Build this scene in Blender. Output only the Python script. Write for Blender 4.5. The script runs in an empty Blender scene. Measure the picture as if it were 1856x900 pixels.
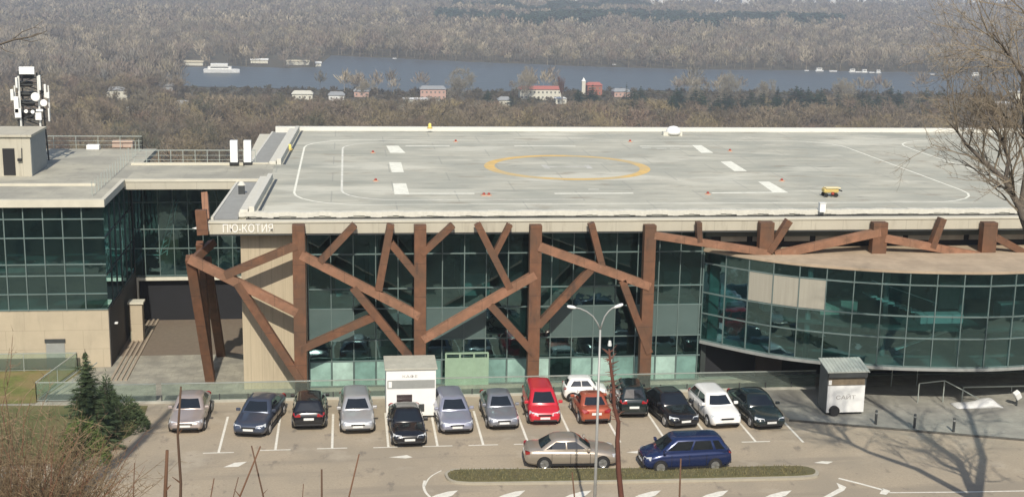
import bpy, bmesh, math, random
import numpy as np
from mathutils import Vector, Matrix
rad = math.radians
rnd = random.Random(7)
S = bpy.context.scene
COL = S.collection

# ------------------------------------------------------------------ camera
EYE = Vector((0, 0, 23.8))
FPX, PITCH, ROLL, YAW = 2400.0, .2111, .0179, .1254
fw = Vector((math.sin(YAW)*math.cos(PITCH), math.cos(YAW)*math.cos(PITCH), -math.sin(PITCH)))
rt0 = Vector((math.cos(YAW), -math.sin(YAW), 0)); up0 = rt0.cross(fw)
rt = rt0*math.cos(ROLL) + up0*math.sin(ROLL); up = up0*math.cos(ROLL) - rt0*math.sin(ROLL)
cam = bpy.data.cameras.new('camera'); cam_o = bpy.data.objects.new('camera', cam); COL.objects.link(cam_o)
cam.sensor_width = 36; cam.lens = 36*FPX/1856; cam.clip_start = .5; cam.clip_end = 30000
cam_o.matrix_world = Matrix.Translation(EYE) @ Matrix((rt, up, -fw)).transposed().to_4x4()
S.camera = cam_o

# ------------------------------------------------------------------ sky, sun, exposure
SUN_EL, SUN_AZ = rad(42), rad(4)          # sun behind the viewer, a little to the left
sundir = Vector((-math.sin(SUN_AZ)*math.cos(SUN_EL), -math.cos(SUN_AZ)*math.cos(SUN_EL), math.sin(SUN_EL)))
w = bpy.data.worlds.new('World'); S.world = w; w.use_nodes = True
nt = w.node_tree; bg = nt.nodes['Background']
sky = nt.nodes.new('ShaderNodeTexSky'); sky.sky_type = 'NISHITA'; sky.sun_disc = False
sky.sun_elevation = SUN_EL; sky.sun_rotation = math.pi + SUN_AZ; sky.altitude = 100; sky.dust_density = 1.6; sky.air_density = 1.1
nt.links.new(sky.outputs[0], bg.inputs[0]); bg.inputs[1].default_value = .105
sl = bpy.data.lights.new('sun', 'SUN'); sl.energy = 3.8; sl.angle = rad(.53); sl.color = (1, .93, .81)
so = bpy.data.objects.new('sun', sl); COL.objects.link(so)
so.rotation_euler = sundir.to_track_quat('Z', 'Y').to_euler(); so.location = (0, -20, 80)
vs = S.view_settings; vs.view_transform = 'Standard'; vs.look = 'None'; vs.exposure = 0.28; vs.gamma = 1; vs.use_curve_mapping = False
S.cycles.volume_step_rate = 10; S.cycles.volume_bounces = 0
S.cycles.max_bounces = 8; S.cycles.transparent_max_bounces = 16

# ------------------------------------------------------------------ unprojection onto real planes
def ray(px, py): return fw + rt*((px-928)/FPX) - up*((py-450)/FPX)
def gz(px, py, z=0.0): d = ray(px, py); return EYE + d*((z-EYE.z)/d.z)
def gy(px, py, y): d = ray(px, py); return EYE + d*(y/d.y)
def prj(P):
    v = Vector(P)-EYE; z = v.dot(fw); return 928+FPX*v.dot(rt)/z, 450-FPX*v.dot(up)/z

# ------------------------------------------------------------------ materials
MATS = {}
def mat(name, col, rough=.8, metal=0, var=.12, scale=3.0, bump=0, bscale=30, spec=.5, coat=0, alpha=1, streak=None, var2=0, scale2=.2, tint2=None, seams=None, spots=None, dashes=None):
    if name in MATS: return MATS[name]
    m = bpy.data.materials.new(name); m.use_nodes = True; n = m.node_tree.nodes; l = m.node_tree.links
    b = n['Principled BSDF']; b.inputs['Roughness'].default_value = rough; b.inputs['Metallic'].default_value = metal
    b.inputs['Specular IOR Level'].default_value = spec
    if coat: b.inputs['Coat Weight'].default_value = coat; b.inputs['Coat Roughness'].default_value = .05
    tc = n.new('ShaderNodeTexCoord')
    src = tc.outputs['Object']
    if streak:
        mp = n.new('ShaderNodeMapping'); mp.inputs['Scale'].default_value = streak; l.new(src, mp.inputs[0]); src = mp.outputs[0]
    nz = n.new('ShaderNodeTexNoise'); nz.inputs['Scale'].default_value = scale; nz.inputs['Detail'].default_value = 6; nz.inputs['Roughness'].default_value = .65
    l.new(src, nz.inputs['Vector'])
    mr = n.new('ShaderNodeMapRange'); mr.inputs[1].default_value = .25; mr.inputs[2].default_value = .75
    mr.inputs[3].default_value = 1-var; mr.inputs[4].default_value = 1+var; l.new(nz.outputs[0], mr.inputs[0])
    mx = n.new('ShaderNodeVectorMath'); mx.operation = 'SCALE'; mx.inputs[0].default_value = col[:3]; l.new(mr.outputs[0], mx.inputs['Scale'])
    out = mx.outputs[0]
    if var2:
        n2 = n.new('ShaderNodeTexNoise'); n2.inputs['Scale'].default_value = scale2; n2.inputs['Detail'].default_value = 4
        l.new(tc.outputs['Object'], n2.inputs['Vector'])
        r2 = n.new('ShaderNodeMapRange'); r2.inputs[1].default_value = .4; r2.inputs[2].default_value = .62; r2.inputs[3].default_value = 0; r2.inputs[4].default_value = var2
        l.new(n2.outputs[0], r2.inputs[0])
        mc = n.new('ShaderNodeMix'); mc.data_type = 'RGBA'; l.new(r2.outputs[0], mc.inputs[0]); l.new(out, mc.inputs[6]); mc.inputs[7].default_value = (*(tint2 or tuple(c*.6 for c in col[:3])), 1)
        out = mc.outputs[2]
    def over(fac, colr):
        nonlocal out
        mc = n.new('ShaderNodeMix'); mc.data_type = 'RGBA'; l.new(fac, mc.inputs[0]); l.new(out, mc.inputs[6]); mc.inputs[7].default_value = (*colr, 1); out = mc.outputs[2]
    if spots:      # worn dark stains: (scale, stretch, threshold, strength, colour)
        for sc_, stv, th, stg, cl in spots:
            mp2 = n.new('ShaderNodeMapping'); mp2.inputs['Scale'].default_value = stv; mp2.inputs['Location'].default_value = (sc_*3.1, 7.7, 0); l.new(tc.outputs['Object'], mp2.inputs[0])
            n3 = n.new('ShaderNodeTexNoise'); n3.inputs['Scale'].default_value = sc_; n3.inputs['Detail'].default_value = 5; n3.inputs['Roughness'].default_value = .6; l.new(mp2.outputs[0], n3.inputs['Vector'])
            r3 = n.new('ShaderNodeMapRange'); r3.inputs[1].default_value = th; r3.inputs[2].default_value = th+.10; r3.inputs[3].default_value = 0; r3.inputs[4].default_value = stg; l.new(n3.outputs[0], r3.inputs[0]); over(r3.outputs[0], cl)
    if seams:      # joints between slabs or membrane sheets: (width, height, mortar, strength, colour)
        bw, bh, mo, stg, cl = seams[:5]; sv_ = tc.outputs['Object']
        if len(seams) > 5:      # joints on an upright face: use x and z
            sx_ = n.new('ShaderNodeSeparateXYZ'); cx2 = n.new('ShaderNodeCombineXYZ'); l.new(sv_, sx_.inputs[0]); l.new(sx_.outputs[0], cx2.inputs[0]); l.new(sx_.outputs[2], cx2.inputs[1]); sv_ = cx2.outputs[0]
        bt = n.new('ShaderNodeTexBrick'); bt.inputs['Scale'].default_value = 1; bt.inputs['Brick Width'].default_value = bw; bt.inputs['Row Height'].default_value = bh; bt.inputs['Mortar Size'].default_value = mo; bt.inputs['Mortar Smooth'].default_value = .4; l.new(sv_, bt.inputs['Vector'])
        ms = n.new('ShaderNodeMath'); ms.operation = 'MULTIPLY'; ms.inputs[1].default_value = stg; l.new(bt.outputs['Fac'], ms.inputs[0]); over(ms.outputs[0], cl)
    l.new(out, b.inputs['Base Color'])
    if bump:
        bn = n.new('ShaderNodeTexNoise'); bn.inputs['Scale'].default_value = bscale; bn.inputs['Detail'].default_value = 4; l.new(src, bn.inputs['Vector'])
        bp = n.new('ShaderNodeBump'); bp.inputs['Strength'].default_value = bump; bp.inputs['Distance'].default_value = .05
        l.new(bn.outputs[0], bp.inputs['Height']); l.new(bp.outputs[0], b.inputs['Normal'])
    if alpha < 1: b.inputs['Alpha'].default_value = alpha
    MATS[name] = m; return m
def paint(name, col, rough=.28, metal=.35): return mat(name, col, rough, metal, var=.05, scale=2, coat=.8)
def wood_mat(name, cols, scale=.03, rough=.9):
    """bark and twig material: a colour of its own for each tree (attribute) varied by noise"""
    m = bpy.data.materials.new(name); m.use_nodes = True; n = m.node_tree.nodes; l = m.node_tree.links
    b = n['Principled BSDF']; b.inputs['Roughness'].default_value = rough; b.inputs['Specular IOR Level'].default_value = .2
    at = n.new('ShaderNodeAttribute'); at.attribute_name = 'tone'
    oi = n.new('ShaderNodeObjectInfo')
    ad = n.new('ShaderNodeMath'); ad.operation = 'ADD'; l.new(at.outputs['Fac'], ad.inputs[0]); l.new(oi.outputs['Random'], ad.inputs[1])
    fr = n.new('ShaderNodeMath'); fr.operation = 'FRACT'; l.new(ad.outputs[0], fr.inputs[0])
    cr = n.new('ShaderNodeValToRGB'); cr.color_ramp.interpolation = 'LINEAR'
    e = cr.color_ramp.elements
    while len(e) < len(cols): e.new(.5)
    for i, c in enumerate(cols): e[i].position = i/(len(cols)-1); e[i].color = (*c, 1)
    l.new(fr.outputs[0], cr.inputs[0]); l.new(cr.outputs[0], b.inputs['Base Color'])
    MATS[name] = m; return m

M_asphalt = mat('asphalt', (.385, .32, .232), .92, var=.16, scale=9, bump=.3, bscale=60, var2=.7, scale2=.25, tint2=(.30, .258, .195), spots=[(.5, (.12, 1, 1), .55, .5, (.24, .21, .165)), (1.1, (1, .5, 1), .60, .65, (.15, .13, .11)), (.35, (1, 1, 1), .57, .5, (.46, .40, .31)), (2.6, (1, 1, 1), .63, .6, (.16, .14, .12))])
M_plaza = mat('plaza_paving', (.31, .30, .255), .9, var=.2, scale=4, bump=.2, var2=.7, scale2=.5, tint2=(.18, .175, .155), spots=[(1.2, (.4, 1, 1), .6, .5, (.13, .128, .115))])
M_soil = mat('hillside_soil', (.095, .08, .055), 1, var=.35, scale=.6, var2=.7, scale2=.05, tint2=(.075, .075, .045))
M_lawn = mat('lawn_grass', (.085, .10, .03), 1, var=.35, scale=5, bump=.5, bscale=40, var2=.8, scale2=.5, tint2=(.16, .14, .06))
M_drive = mat('driveway_paving', (.34, .32, .255), .9, var=.2, scale=3, seams=(.9, .9, .03, .35, (.2, .185, .15)), bump=.2, var2=.7, scale2=.8, tint2=(.19, .18, .15))
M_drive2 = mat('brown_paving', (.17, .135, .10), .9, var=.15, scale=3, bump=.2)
M_mark = mat('road_paint', (.72, .69, .6), .8, var=.18, scale=5)
M_markw = mat('worn_white_paint', (.78, .77, .66), .8, var=.16, scale=2.5)
M_yellow = mat('yellow_ring_paint', (.66, .44, .15), .8, var=.15, scale=1.6, var2=.75, scale2=.35, tint2=(.46, .40, .26))
M_deck = mat('helipad_concrete', (.455, .44, .36), .9, var=.2, scale=1.3, bump=.1, streak=(.22, 1, 1), var2=.8, scale2=.2, tint2=(.35, .35, .295), spots=[(.3, (.25, 1, 1), .54, .5, (.25, .26, .22)), (.7, (.5, 1, 1), .58, .6, (.28, .24, .18)), (.22, (.4, 1, 1), .55, .6, (.62, .60, .50)), (1.6, (.3, 1, 1), .62, .7, (.18, .18, .16))], seams=(7.5, 3.7, .05, .5, (.26, .26, .23)))
M_fascia = mat('cream_fascia', (.45, .42, .335), .75, var=.08, scale=.8, streak=(1, 1, .2), spots=[(1.8, (1, 1, .15), .56, .45, (.28, .25, .19))], seams=(1.9, 20, .015, .5, (.2, .18, .14), 1))
M_curbw = mat('white_membrane', (.60, .58, .50), .7, var=.12, scale=4, bump=.3, bscale=6)
M_ledge = mat('roof_ledge', (.56, .53, .43), .8, var=.1, scale=1)
M_roofl = mat('roof_concrete', (.42, .40, .32), .9, spots=[(.7, (.5, 1, 1), .56, .6, (.25, .24, .20)), (2.2, (1, 1, 1), .6, .5, (.2, .19, .16))], seams=(5, 2, .03, .4, (.22, .21, .18)), var=.12, scale=1.2, bump=.2, var2=.7, scale2=.35, tint2=(.27, .26, .22))
M_tan = mat('tan_roofing', (.42, .33, .23), .9, var=.14, scale=2, bump=.2, var2=.4, scale2=.6)
M_stone = mat('beige_stone_cladding', (.44, .375, .27), .8, var=.08, scale=1.2, bump=.1, spots=[(1.2, (1, 1, .12), .56, .35, (.30, .26, .19))], seams=(2.2, 1.15, .018, .45, (.25, .21, .15), 1))
M_board = mat('board_marked_concrete', (.45, .38, .265), .8, spots=[(1.5, (1, 1, .1), .55, .4, (.31, .26, .19))], seams=(.62, 20, .02, .4, (.24, .2, .14), 1), var=.12, scale=2.0, streak=(5, 5, .15))
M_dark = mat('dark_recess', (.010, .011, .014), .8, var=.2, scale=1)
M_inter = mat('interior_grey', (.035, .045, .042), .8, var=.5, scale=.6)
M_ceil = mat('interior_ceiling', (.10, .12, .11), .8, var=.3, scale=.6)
M_corr = mat('corrugated_zinc', (.38, .38, .35), .45, .5, var=.12, scale=2)
M_corten = mat('weathered_steel', (.150, .068, .034), .75, .0, var=.28, scale=2.6, bump=.2, bscale=14, var2=.7, scale2=.9, tint2=(.10, .058, .034), spots=[(3, (1, 1, .25), .6, .5, (.22, .11, .06)), (2, (1, 1, .3), .58, .65, (.06, .038, .026))], seams=(30, 1.9, .02, .6, (.03, .02, .015), 1))
M_corten2 = mat('weathered_steel_pale', (.27, .135, .078), .8, .0, var=.25, scale=2.6, bump=.15, bscale=14, var2=.7, scale2=.9, tint2=(.175, .095, .055), spots=[(3, (1, 1, 1), .6, .5, (.32, .19, .125)), (2, (1, 1, 1), .58, .6, (.12, .065, .04))], seams=(1.9, 50, .018, .5, (.05, .03, .02), 1))
M_mull = mat('pale_mullion', (.12, .165, .155), .6, .1, var=.2, scale=.6)
M_white = mat('white_panel', (.80, .80, .77), .5, var=.03)
M_whited = mat('white_metal', (.70, .70, .66), .5, var=.06)
M_grey = mat('grey_metal', (.36, .37, .35), .5, .3, var=.1)
M_dgrey = mat('dark_grey_metal', (.06, .065, .065), .5, .2, var=.15)
M_rail = mat('railing_steel', (.42, .46, .42), .4, .4, var=.08)
M_black = mat('black_plastic', (.015, .015, .016), .5, var=.1)
M_tyre = mat('tyre_rubber', (.02, .02, .02), .85, var=.1)
M_rim = mat('alloy_rim', (.5, .5, .5), .3, .8, var=.05)
M_plate = mat('number_plate', (.75, .75, .72), .5, var=.03)
M_red = mat('red_plastic', (.32, .05, .035), .5, var=.1)
M_tail = mat('tail_light_red', (.30, .012, .012), .2, var=.05, coat=1)
M_lens = mat('headlight_lens', (.72, .74, .76), .12, .3, var=.05, coat=1)
M_sign = mat('fascia_letters', (.82, .80, .74), .6, var=.03)
M_letter = mat('grey_letters', (.38, .36, .34), .7, var=.05)
M_wallred = mat('red_plaster', (.34, .13, .09), .9, var=.1)
M_roofred = mat('red_roof_tiles', (.42, .14, .11), .85, var=.15, scale=1)
M_pink = mat('pink_plaster', (.50, .33, .27), .9, var=.1)
M_cream = mat('cream_plaster', (.62, .60, .50), .9, var=.1)
M_roofg = mat('grey_roof_sheet', (.30, .31, .31), .7, var=.15)
M_win = mat('dark_window', (.03, .035, .04), .15, var=.1)
M_aqua = mat('grey_green_spandrel', (.085, .125, .118), .3, var=.09, scale=1)

def glass_mat(name, tint, refl, gloss_rough=.0, diff=None, dfac=0, gcol=(.8, .95, .9), wob=.05):
    m = bpy.data.materials.new(name); m.use_nodes = True; n = m.node_tree.nodes; l = m.node_tree.links
    n.remove(n['Principled BSDF']); out = n['Material Output']
    tr = n.new('ShaderNodeBsdfTransparent'); tr.inputs[0].default_value = (*tint, 1)
    gl = n.new('ShaderNodeBsdfGlossy'); gl.inputs['Roughness'].default_value = gloss_rough; gl.inputs['Color'].default_value = (*gcol, 1)
    tc = n.new('ShaderNodeTexCoord'); nz = n.new('ShaderNodeTexNoise'); nz.inputs['Scale'].default_value = .8; l.new(tc.outputs['Object'], nz.inputs['Vector'])
    bp = n.new('ShaderNodeBump'); bp.inputs['Strength'].default_value = wob; bp.inputs['Distance'].default_value = .3
    l.new(nz.outputs[0], bp.inputs['Height']); l.new(bp.outputs[0], gl.inputs['Normal'])
    lw = n.new('ShaderNodeLayerWeight'); lw.inputs[0].default_value = .35
    mr = n.new('ShaderNodeMapRange'); mr.inputs[3].default_value = refl; mr.inputs[4].default_value = 1; l.new(lw.outputs['Fresnel'], mr.inputs[0])
    mx = n.new('ShaderNodeMixShader'); l.new(mr.outputs[0], mx.inputs[0]); l.new(tr.outputs[0], mx.inputs[1]); l.new(gl.outputs[0], mx.inputs[2])
    fin = mx.outputs[0]
    if diff:
        df = n.new('ShaderNodeBsdfDiffuse'); df.inputs[0].default_value = (*diff, 1)
        m2 = n.new('ShaderNodeMixShader'); m2.inputs[0].default_value = dfac; l.new(fin, m2.inputs[1]); l.new(df.outputs[0], m2.inputs[2]); fin = m2.outputs[0]
    l.new(fin, out.inputs[0]); MATS[name] = m; return m
M_glass = glass_mat('tinted_curtain_glass', (.30, .55, .56), .16, gcol=(.46, .76, .78), diff=(.025, .065, .062), dfac=.07)
M_railglass = glass_mat('balustrade_glass', (.74, .86, .80), .03, diff=(.42, .50, .44), dfac=.14)
M_cglass = mat('car_window_glass', (.012, .015, .018), .04, var=.1, spec=1.0)

# ------------------------------------------------------------------ object helpers
def tag(o, label=None, cat=None, group=None, kind=None):
    if label: o['label'] = label
    if cat: o['category'] = cat
    if group: o['group'] = group
    if kind: o['kind'] = kind
    return o
def empty(name, loc, label, cat, rz=0, group=None):
    o = bpy.data.objects.new(name, None); COL.objects.link(o); o.location = loc; o.rotation_euler.z = rz; o.empty_display_size = .3
    return tag(o, label, cat, group)
def copy_tree(o, parent=None):
    c = o.copy(); COL.objects.link(c); c.parent = parent
    for ch in list(o.children): copy_tree(ch, c)
    return c
class MB:
    def __init__(s): s.v = []; s.f = []; s.mi = []; s.m = 0
    def add(s, vs, fs):
        k = len(s.v); s.v += [tuple(v) for v in vs]; s.f += [tuple(i+k for i in f) for f in fs]; s.mi += [s.m]*len(fs); return s
    def box(s, x0, x1, y0, y1, z0, z1):
        return s.add([(x, y, z) for x in (x0, x1) for y in (y0, y1) for z in (z0, z1)],
                     [(0, 1, 3, 2), (4, 6, 7, 5), (0, 4, 5, 1), (2, 3, 7, 6), (0, 2, 6, 4), (1, 5, 7, 3)])
    def quad(s, *p): return s.add(p, [tuple(range(len(p)))])
    def poly(s, pts, z0, z1):
        n = len(pts); A = sum(pts[i][0]*pts[(i+1) % n][1]-pts[(i+1) % n][0]*pts[i][1] for i in range(n))
        if A < 0: pts = pts[::-1]
        vs = [(p[0], p[1], z0) for p in pts]+[(p[0], p[1], z1) for p in pts]
        return s.add(vs, [tuple(range(n))[::-1], tuple(range(n, 2*n))]+[(i, (i+1) % n, n+(i+1) % n, n+i) for i in range(n)])
    def flat(s, pts, z):
        n = len(pts); A = sum(pts[i][0]*pts[(i+1) % n][1]-pts[(i+1) % n][0]*pts[i][1] for i in range(n))
        if A < 0: pts = pts[::-1]
        return s.add([(p[0], p[1], z) for p in pts], [tuple(range(n))])
    def bar(s, a, b, w, h, side=(0, 1, 0)):
        """box beam from a to b: w across, h along 'side'"""
        a = Vector(a); b = Vector(b); d = (b-a).normalized(); sv = Vector(side); sv = (sv-d*sv.dot(d)).normalized(); u = d.cross(sv)
        vs = [p+u*(w/2*i)+sv*(h/2*j) for p in (a, b) for i, j in ((-1, -1), (1, -1), (1, 1), (-1, 1))]
        return s.add(vs, [(0, 1, 2, 3), (7, 6, 5, 4), (0, 4, 5, 1), (1, 5, 6, 2), (2, 6, 7, 3), (3, 7, 4, 0)])
    def tube(s, pts, r, n=6, cap=True):
        pts = [Vector(p) for p in pts]; rr = r if isinstance(r, (list, tuple)) else [r]*len(pts)
        k = len(s.v); ref = None
        for i, p in enumerate(pts):
            d = (pts[min(i+1, len(pts)-1)]-pts[max(i-1, 0)]).normalized()
            if ref is None: ref = d.orthogonal().normalized()
            ref = (ref-d*ref.dot(d)); ref = ref.normalized() if ref.length > 1e-6 else d.orthogonal().normalized(); q = d.cross(ref)
            for j in range(n):
                a = 2*math.pi*j/n; s.v.append(tuple(p+ref*(math.cos(a)*rr[i])+q*(math.sin(a)*rr[i])))
        for i in range(len(pts)-1):
            for j in range(n):
                a = k+i*n+j; b_ = k+i*n+(j+1) % n; s.f.append((a, b_, b_+n, a+n)); s.mi.append(s.m)
        if cap:
            s.f.append(tuple(k+j for j in range(n))[::-1]); s.f.append(tuple(k+(len(pts)-1)*n+j for j in range(n))); s.mi += [s.m]*2
        return s
    def rings(s, rings, cap=True):
        k = len(s.v); n = len(rings[0])
        for r in rings: s.v += [tuple(p) for p in r]
        for i in range(len(rings)-1):
            for j in range(n):
                a = k+i*n+j; b_ = k+i*n+(j+1) % n; s.f.append((a, b_, b_+n, a+n)); s.mi.append(s.m)
        if cap:
            s.f.append(tuple(k+j for j in range(n))[::-1]); s.f.append(tuple(k+(len(rings)-1)*n+j for j in range(n))); s.mi += [s.m]*2
        return s
    def build(s, name, mats, parent=None, smooth=False, bevel=0, label=None, subd=0, local=True):
        me = bpy.data.meshes.new(name); v = s.v
        me.from_pydata(v, [], s.f)
        if not isinstance(mats, (list, tuple)): mats = [mats]
        for m in mats: me.materials.append(m)
        if len(mats) > 1: me.polygons.foreach_set('material_index', s.mi)
        if smooth: me.polygons.foreach_set('use_smooth', [True]*len(me.polygons))
        bm = bmesh.new(); bm.from_mesh(me); bmesh.ops.recalc_face_normals(bm, faces=bm.faces); bm.to_mesh(me); bm.free()
        me.update(); o = bpy.data.objects.new(name, me); COL.objects.link(o)
        if parent:
            o.parent = parent
        if bevel:
            md = o.modifiers.new('bevel', 'BEVEL'); md.width = bevel; md.segments = 2; md.limit_method = 'ANGLE'
        if subd:
            md = o.modifiers.new('sub', 'SUBSURF'); md.levels = subd; md.render_levels = subd
        if label: o['label'] = label
        return o
def world_to(parent, mb):
    """express world-space verts in the frame of an unrotated parent"""
    L = parent.location; mb.v = [(x-L.x, y-L.y, z-L.z) for x, y, z in mb.v]; return mb
def part(parent, name, mb, mats, **k): return world_to(parent, mb).build(name, mats, parent, **k)
def sub(parent, name, mb, mats, **k):
    L = parent.parent.location; mb.v = [(x-L.x, y-L.y, z-L.z) for x, y, z in mb.v]; return mb.build(name, mats, parent, **k)
def text_mesh(txt, size, depth=.02):
    cu = bpy.data.curves.new('lettering', 'FONT'); cu.body = txt; cu.size = size; cu.extrude = depth; cu.align_x = 'CENTER'; cu.resolution_u = 3
    o = bpy.data.objects.new('lettering', cu); COL.objects.link(o); bpy.context.view_layer.update()
    me = bpy.data.meshes.new_from_object(o.evaluated_get(bpy.context.evaluated_depsgraph_get())); COL.objects.unlink(o); bpy.data.objects.remove(o)
    return me

# ================================================================== SETTING: terrain, water, haze
YS = [-400, -120, -60, -20] + list(np.arange(-10, 120, 4.)) + list(np.arange(120, 520, 20.)) + [560, 640, 760, 900, 1100, 1400, 1800, 2500, 3500, 5000, 8000, 14000]
XS = [-9000, -4000, -2000, -1000, -500, -250] + list(np.arange(-120, 200, 10.)) + [220, 260, 320, 420, 600, 900, 1300, 2000, 3500, 6000, 10000]
def hgt(x, y):
    if y < 48: return min(.44*(48-y), 22.0)+.25*math.sin(x*.5)*math.sin(y*.4)*(1 if y < 44 else 0)
    if y < 112: return 0
    return float(np.interp(y, [112, 160, 300, 420, 520, 14000], [0, -14, -44, -57, -60, -60]))
def terrain():
    b = MB(); nx = len(XS)
    b.v = [(x, y, hgt(x, y)-.02 if 48 <= y <= 112 else hgt(x, y)) for y in YS for x in XS]
    for j in range(len(YS)-1):
        for i in range(nx-1):
            k = j*nx+i; b.f.append((k, k+1, k+nx+1, k+nx)); b.mi.append(0)
    return tag(b.build('ground', M_soil, smooth=True), 'brown wooded ground running from the hillside down to the river plain', 'ground', kind='structure')
terrain()
def st(name, mb, m, label, cat=None, z=None): return tag(mb.build(name, m), label, cat or name, kind='structure')
# parking lot asphalt, laid over the ground sheet
b = MB(); b.flat([(-60, 48.5), (60, 48.5), (60, 71), (-60, 71)], .004); st('parking_lot', b, M_asphalt, 'tan dusty asphalt of the parking lot', 'asphalt')
p1, p2 = gz(1440, 762), gz(1950, 806)
b = MB(); b.poly([(23.6, 71.2), (23.6, p1.y), (p1.x, p1.y), (p2.x, p2.y), (60, p2.y-2), (60, 71.2)], 0, .014)
st('plaza_pavement', b, M_plaza, 'worn grey paving of the plaza at the right end of the lot', 'pavement')
b = MB(); b.bar((p1.x-.3, p1.y, .04), (p2.x, p2.y, .04), .14, .10, side=(0, 0, 1)); st('plaza_kerb', b, mat('dark_kerb', (.10, .095, .08), .9), 'thin dark kerb along the edge of the grey plaza', 'kerb')
b = MB(); b.box(-60, 60, 71.02, 80, -.05, .012); st('terrace_pavement', b, M_drive, 'pale paving strip between the glass rail and the facade', 'pavement')
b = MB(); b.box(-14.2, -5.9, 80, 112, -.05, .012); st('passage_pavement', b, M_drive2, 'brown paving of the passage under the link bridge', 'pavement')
b = MB()
for px in (198, 207, 216, 225): 
    a = gz(px+3, 690); b.bar((a.x, a.y, .05), (a.x+.05, 96, .05), .13, .08, side=(0, 0, 1))
st('driveway_kerbs', b, mat('kerb_stone', (.33, .27, .2), .9), 'parallel stepped kerb stones along the driveway', 'kerb')
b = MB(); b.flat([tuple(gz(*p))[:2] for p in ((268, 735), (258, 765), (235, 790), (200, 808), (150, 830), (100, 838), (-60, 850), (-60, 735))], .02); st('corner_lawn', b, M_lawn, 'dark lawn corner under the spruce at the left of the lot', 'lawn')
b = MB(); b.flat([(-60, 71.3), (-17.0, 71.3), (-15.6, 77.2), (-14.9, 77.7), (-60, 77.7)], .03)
st('side_lawn', b, mat('bright_grass', (.13, .14, .035), 1, var=.3, scale=3, bump=.4, var2=.8, scale2=.7, tint2=(.22, .16, .07)), 'bright green lawn in front of the beige office base', 'lawn')  # lighter, yellower grass colour than the corner lawn
# river
bank = [(-200, 104), (330, 122), (420, 120), (520, 124), (575, 122), (600, 101), (700, 105), (850, 112), (1050, 120), (1250, 126), (1500, 128), (1700, 132), (1856, 137), (2300, 148)]
near = [(2300, 200), (1856, 174), (1200, 164), (700, 167), (560, 162), (330, 156), (300, 140), (260, 128), (-200, 112)]
pts = []
bk = bank[1:]+near[:-1]
for i in range(len(bk)):
    a, c = bk[i], bk[(i+1) % len(bk)]; n = max(1, int(abs(a[0]-c[0])/25))
    for k in range(n):
        t = k/n; q = gz(a[0]+(c[0]-a[0])*t, a[1]+(c[1]-a[1])*t+rnd.uniform(-.5, .5), -59.7); pts.append((q.x, q.y))
mw = bpy.data.materials.new('river_water'); mw.use_nodes = True; n = mw.node_tree.nodes; l = mw.node_tree.links; bs = n['Principled BSDF']
bs.inputs['Base Color'].default_value = (.085, .10, .11, 1); bs.inputs['Roughness'].default_value = .4; bs.inputs['IOR'].default_value = 1.33
tc = n.new('ShaderNodeTexCoord'); nz = n.new('ShaderNodeTexNoise'); nz.inputs['Scale'].default_value = .12; nz.inputs['Detail'].default_value = 5; l.new(tc.outputs['Object'], nz.inputs['Vector'])
bp = n.new('ShaderNodeBump'); bp.inputs['Strength'].default_value = .6; bp.inputs['Distance'].default_value = 1.2; l.new(nz.outputs[0], bp.inputs['Height']); l.new(bp.outputs[0], bs.inputs['Normal'])
b = MB(); b.flat(pts, -59.7); st('river', b, mw, 'blue grey river crossing behind the wooded bank', 'river')
RIV = pts
def in_poly(x, y, P):
    c = False; n = len(P); j = n-1
    for i in range(n):
        if (P[i][1] > y) != (P[j][1] > y) and x < (P[j][0]-P[i][0])*(y-P[i][1])/(P[j][1]-P[i][1])+P[i][0]: c = not c
        j = i
    return c
# haze
b = MB(); b.box(-9500, 10500, -420, 14500, -62, 60)
mh = bpy.data.materials.new('haze_air'); mh.use_nodes = True; n = mh.node_tree.nodes; n.remove(n['Principled BSDF'])
pv = n.new('ShaderNodeVolumePrincipled'); pv.inputs['Color'].default_value = (.88, .91, .98, 1); pv.inputs['Density'].default_value = 3.4e-4; pv.inputs['Anisotropy'].default_value = .2
mh.node_tree.links.new(pv.outputs[0], n['Material Output'].inputs['Volume'])
hz = b.build('haze', mh); tag(hz, 'thin pale haze over the far woods', 'haze', kind='stuff')

# ================================================================== HELIPAD BUILDING
YC = 71.5; YG = 73.0; ZF0, ZF1 = 9.2, 9.86; ZD = 10.1
B = empty('helipad_building', (14, 73, 0), 'glass fronted building with rusty steel lattice and a helipad on its flat roof', 'building')
XL, XR, YB = -7.5, 64, 110.5
# roof slab and fascia
part(B, 'roof_slab', MB().box(-7.2, XR, 72.3, YB-.3, 9.25, 9.8), M_ledge)
fb = MB(); fb.box(XL, XR, 71.92, 72.22, ZF0, ZF1-.06); fas = part(B, 'fascia', fb, M_fascia)
fb = MB(); fb.box(XL-.05, XR, 71.86, 72.42, ZF1-.055, ZF1+.03); part(B, 'roof_ledge', fb, M_ledge)
fb = MB(); fb.add([(XL-.01, 71.95, 9.35), (XL-.01, 72.2, 9.35), (XL-.01, 72.2, 9.75), (XL-.01, 71.95, 9.75), (XL-.95, 72.1, 9.5)], [(0, 1, 2, 3), (0, 4, 1), (1, 4, 2), (2, 4, 3), (3, 4, 0)]); part(B, 'white_fin', fb, M_white)
fb = MB(); fb.box(XL, XR, 71.96, 72.2, 9.1, 9.195); part(B, 'soffit_trim', fb, M_dgrey)
me = text_mesh('ПЮ-КОТИЯ', .62, .012); me.materials.append(M_sign)
a0 = gy(404, 417, 71.9); a1 = gy(495, 416, 71.9)
o = bpy.data.objects.new('lettering', me); COL.objects.link(o); o.parent = fas; o.matrix_parent_inverse = Matrix.Identity(4)
wd = max(v.co.x for v in me.vertices)-min(v.co.x for v in me.vertices)
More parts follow.
